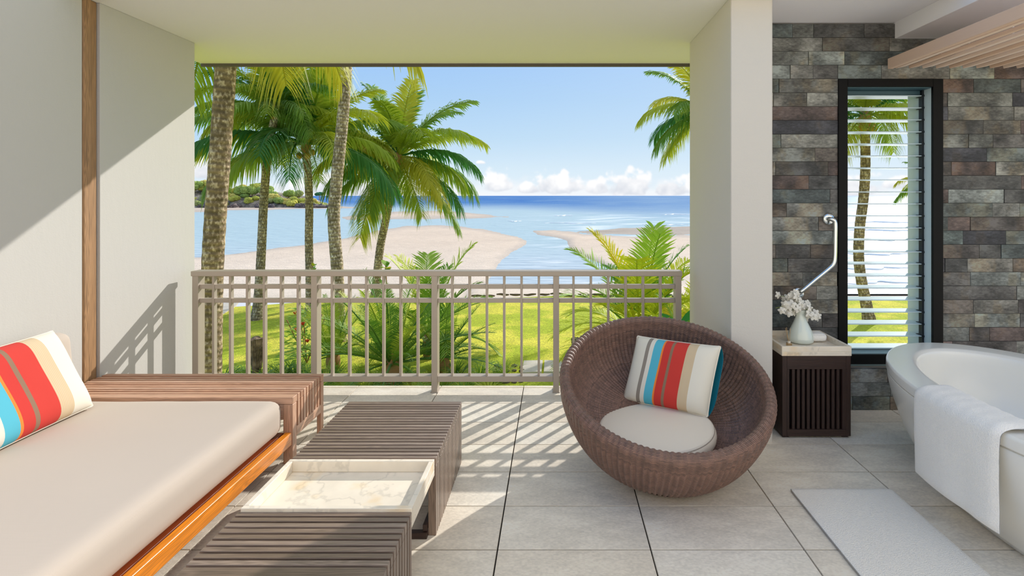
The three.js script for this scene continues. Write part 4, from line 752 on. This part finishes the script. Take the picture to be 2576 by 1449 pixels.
{
  // tufts of strappy leaves along the edge of the bed below the balcony
  const tuft = (seed) => { const r = mulberry(seed), m = bladeMesh(); for (let i = 0; i < 70; i++) { const a = r() * 6.28, l = 0.3 + r() * 0.25, q = 0.14 * r(), b = new THREE.Vector3(Math.cos(a) * q, 0, Math.sin(a) * q), d = new THREE.Vector3(Math.cos(a), 1.5 + r(), Math.sin(a)).normalize(), sd = new THREE.Vector3(-Math.sin(a), 0, Math.cos(a)), ps = [0, 1, 2, 3].map((k) => { const t = k / 3, p = b.clone().addScaledVector(d, l * t); p.y -= l * 0.5 * t * t; p.x += d.x * l * 0.3 * t * t; p.z += d.z * l * 0.3 * t * t; return p; }); m.strip(ps, [0.012, 0.016, 0.012, 0.001], [sd, sd, sd, sd]); } return m.build(); };
  const gs = [tuft(1), tuft(2), tuft(3)], r = mulberry(101);
  const spots = []; for (let i = 0; i < 24; i++) spots.push([lerp(800, 1265, i / 23) + r() * 6, [10.65, 11.15, 11.65][i % 3] + r() * 0.1]); for (let i = 0; i < 8; i++) spots.push([lerp(560, 770, i / 7), 11.2 + r() * 0.7]);
  spots.forEach(([px, d], i) => { const m = single('strap_leaf_tuft', gs[i % 3], LEAF.cycad[(r() * 4) | 0], 'tuft of strappy green leaves at the foot of the cycads', 'plant', 'tufts of strappy leaves below the balcony', lawnAt(px, d)); m.rotation.y = r() * 6; m.scale.setScalar(0.8 + r() * 0.6); });
  const peb = std('#a89c90', 0.9, { map: T.rock }), pg = new THREE.IcosahedronGeometry(0.09, 2).scale(1.2, 0.6, 1);
  for (let i = 0; i < 16; i++) { const m = single('pebble', pg, peb, 'grey pebble beside the pavers behind the railing', 'stone', 'pebbles beside the pavers', lawnAt(1250 + (i % 4) * 20 + r() * 6, 11.25 + Math.floor(i / 4) * 0.33 + r() * 0.1, 0.02)); m.rotation.y = r() * 6; m.scale.setScalar(0.5 + r() * 0.5); }
  // driftwood and weed along the lawn's seaward edge
  const dw = std('#6b5a48', 0.95);
  for (let i = 0; i < 16; i++) { const px = 1195 + i * 34 + r() * 4, d = 20.6 + r() * 0.5, m = single('driftwood', sweep([0, 1, 2, 3].map((k) => new THREE.Vector3((k - 1.5) * 0.16, 0.03 + 0.05 * r(), (r() - 0.5) * 0.1)), (t) => 0.025 + 0.02 * Math.sin(t * 3.1), 7, 14), dw, 'piece of dark driftwood along the edge of the lawn', 'driftwood', 'driftwood along the seaward lawn edge', lawnAt(px, d, 0.01)); m.rotation.y = (r() - 0.5) * 0.7; }
}
// ---- weathered stump posts
{
  const stump = (name, label, pos, h, r0, r1, mat, seed) => { const g = new THREE.CylinderGeometry(r1, r0, h, 28, 24).translate(0, h / 2, 0), p = g.attributes.position; for (let i = 0; i < p.count; i++) { const x = p.getX(i), y = p.getY(i), z = p.getZ(i), n = 0.75 + 0.55 * noise3(x * 14 + 9, y * 5, z * 14 + 9, seed); p.setXYZ(i, x * n, y + (y > h * 0.95 ? (noise3(x * 20, 3, z * 20, seed) - 0.5) * 0.12 : 0), z * n); } g.computeVertexNormals(); return single(name, boxUV(g, 'y', 1.5), mat, label, 'stump', null, pos); };
  const m = std('#cdb294', 0.95, { map: T.rock, bumpMap: T.barkB, bumpScale: 0.03 });
  stump('tree_stump', 'weathered brown stump wider at the top, on the lawn by the daybed', lawnAt(645, 11.5), 0.86, 0.06, 0.17, m, 3);
  stump('tree_stump', 'dark stump post on the lawn beside the wicker chair', lawnAt(1450, 12.9), 0.5, 0.1, 0.115, std('#2c2a28', 0.95, { map: T.rock }), 5);
}
// ---- the headland: rock, trees, a lone tree, boulders at its foot
{
  const D = 235, base = (px, d = D) => ((px - VX) * d) / F, prof = [[-400, 430], [300, 430], [490, 438], [560, 450], [600, 453], [650, 455], [700, 464], [740, 474], [770, 487], [800, 503], [822, 516]];
  const yAt = (px) => { for (let i = 1; i < prof.length; i++) if (px <= prof[i][0]) { const [a, b] = [prof[i - 1], prof[i]], t = (px - a[0]) / (b[0] - a[0]); return lerp(a[1], b[1], t); } return 521; };
  const pos = [], uv = [], idx = [], nx = 90, nz = 16;
  for (let i = 0; i <= nx; i++) for (let j = 0; j <= nz; j++) {
    const px = lerp(-400, 828, i / nx), v = j / nz, crest = EYE - ((yAt(px) - VY) * D) / F - YW, n = noise3(px * 0.06, v * 4, 3, 13) - 0.5, f = Math.pow(Math.sin(Math.min(1, v * 1.6) * Math.PI / 2), 0.55) * (v > 0.7 ? 1 - (v - 0.7) / 0.32 * 0.9 : 1);
    pos.push(base(px) + n * 2.5, YW - 0.4 + Math.max(0.2, (crest - 2.2) * 0.72 + n * 1.5) * f, -(D - 9 + v * 34 + n * 4)); uv.push(px * 0.02, v * 2);
  }
  for (let i = 0; i < nx; i++) for (let j = 0; j < nz; j++) { const a = i * (nz + 1) + j, b = a + 1, c = a + nz + 1, d = c + 1; idx.push(a, c, b, b, c, d); }
  const g = new THREE.BufferGeometry(); g.setAttribute('position', new THREE.Float32BufferAttribute(pos, 3)); g.setAttribute('uv', new THREE.Float32BufferAttribute(uv, 2)); g.setIndex(idx); g.computeVertexNormals();
  structure('headland', g, std('#e2d8c6', 0.95, { map: T.rock }));
  const crown = (seed) => { const r = mulberry(seed), gs = []; for (let k = 0; k < 7; k++) { let s = mergeVertices(new THREE.IcosahedronGeometry(1, 10)); s.deleteAttribute('normal'); s.deleteAttribute('uv'); s = mergeVertices(s, 1e-4); const p = s.attributes.position, v = new THREE.Vector3(), rad = 1.1 + r() * 0.9, off = [(r() - 0.5) * 3.2, 1.7 + r() * 1.9, (r() - 0.5) * 3.2]; for (let i = 0; i < p.count; i++) { v.fromBufferAttribute(p, i); const n = noise3(v.x * 2 + 20 + k * 5, v.y * 2 + 20, v.z * 2 + 20, seed) * 0.8 + noise3(v.x * 6 + 20, v.y * 6 + 20, v.z * 6 + 20, seed + 3) * 0.5; v.multiplyScalar(rad * (0.5 + n * 0.8 + (noise3(v.x * 15 + 20, v.y * 15 + 20, v.z * 15 + 20, seed + 7) - 0.5) * 0.9)); p.setXYZ(i, v.x + off[0], v.y * 0.8 + off[1], v.z + off[2]); } s.computeVertexNormals(); s.setAttribute('uv', new THREE.Float32BufferAttribute(new Float32Array(p.count * 2), 2)); gs.push(s); } return merge(gs); };
  const mats = ['#d6d060', '#c2c457', '#e0d070', '#9fb45a', '#b0b872'].map((c) => std(c, 0.9)), r = mulberry(121), tk = sweep([new THREE.Vector3(0, 0, 0), new THREE.Vector3(0.2, 1.2, 0), new THREE.Vector3(0, 2.4, 0.1)], 0.16, 7, 8);
  const protos = [0, 1, 2, 3].map((k) => crown(131 + k * 7));
  for (let i = 0; i < 64; i++) {
    const px = lerp(455, 818, (i + r() * 0.9) / 64), top = yAt(px), k = r(), d = D - 11 + (1 - k) * 15 + r() * 4, py = lerp(top + 5, 514, Math.pow(k, 1.1)), y = EYE - ((py - VY) * d) / F;
    const t = thing('headland_tree', 'rounded olive green tree crowding the far headland', 'tree', [base(px, d), y - 2.4, -d], r() * 6, 'trees crowding the far headland');
    part('crown', protos[i % 4], mats[(r() * 5) | 0], t); part('trunk', tk, heartMat, t);
    t.scale.setScalar((0.62 + r() * 0.36) * (py > 495 ? 0.75 : 1)); numberParts(t);
  }
  const lone = thing('lone_tree', 'small lone tree at the seaward tip of the headland', 'tree', [base(803), EYE - ((505 - VY) * D) / F, -D]);
  part('crown', protos[1].clone().scale(0.52, 0.42, 0.52).translate(0, 2.0, 0), std('#3f7a52', 0.9), lone); part('trunk', sweep([new THREE.Vector3(0, 0, 0), new THREE.Vector3(0.1, 1.5, 0), new THREE.Vector3(0, 3, 0)], 0.14, 7, 8), heartMat, lone);
  const rk = (seed) => { let s = new THREE.IcosahedronGeometry(1, 5); s.deleteAttribute('normal'); s.deleteAttribute('uv'); s = mergeVertices(s, 1e-4); const p = s.attributes.position, v = new THREE.Vector3(); for (let i = 0; i < p.count; i++) { v.fromBufferAttribute(p, i); v.multiplyScalar(0.6 + 0.9 * noise3(v.x * 2.4 + 9, v.y * 2.4 + 9, v.z * 2.4 + 9, seed)); p.setXYZ(i, v.x * 1.4, v.y * 0.7, v.z); } s.computeVertexNormals(); return boxUV(s, 'x', 0.4); }, rks = [rk(3), rk(9)];
  const rmat = std('#a79c9c', 0.95, { map: T.rock });
  for (let i = 0; i < 26; i++) { const px = i < 12 ? 770 + r() * 62 : 480 + r() * 290, d = D - 12 + r() * 3, m = single('boulder', rks[i % 2], rmat, 'grey boulder along the foot of the far headland', 'boulder', 'boulders along the foot of the headland', [base(px, d), YW + 0.5, -d]); m.scale.set(1 + r() * 1.4, 0.7 + r() * 1.3, 0.8 + r() * 0.6); m.rotation.y = r() * 6; }
}

scene.traverse((o) => { if (o.isMesh) { o.castShadow = true; o.receiveShadow = true; } });
renderer.render(scene, camera);
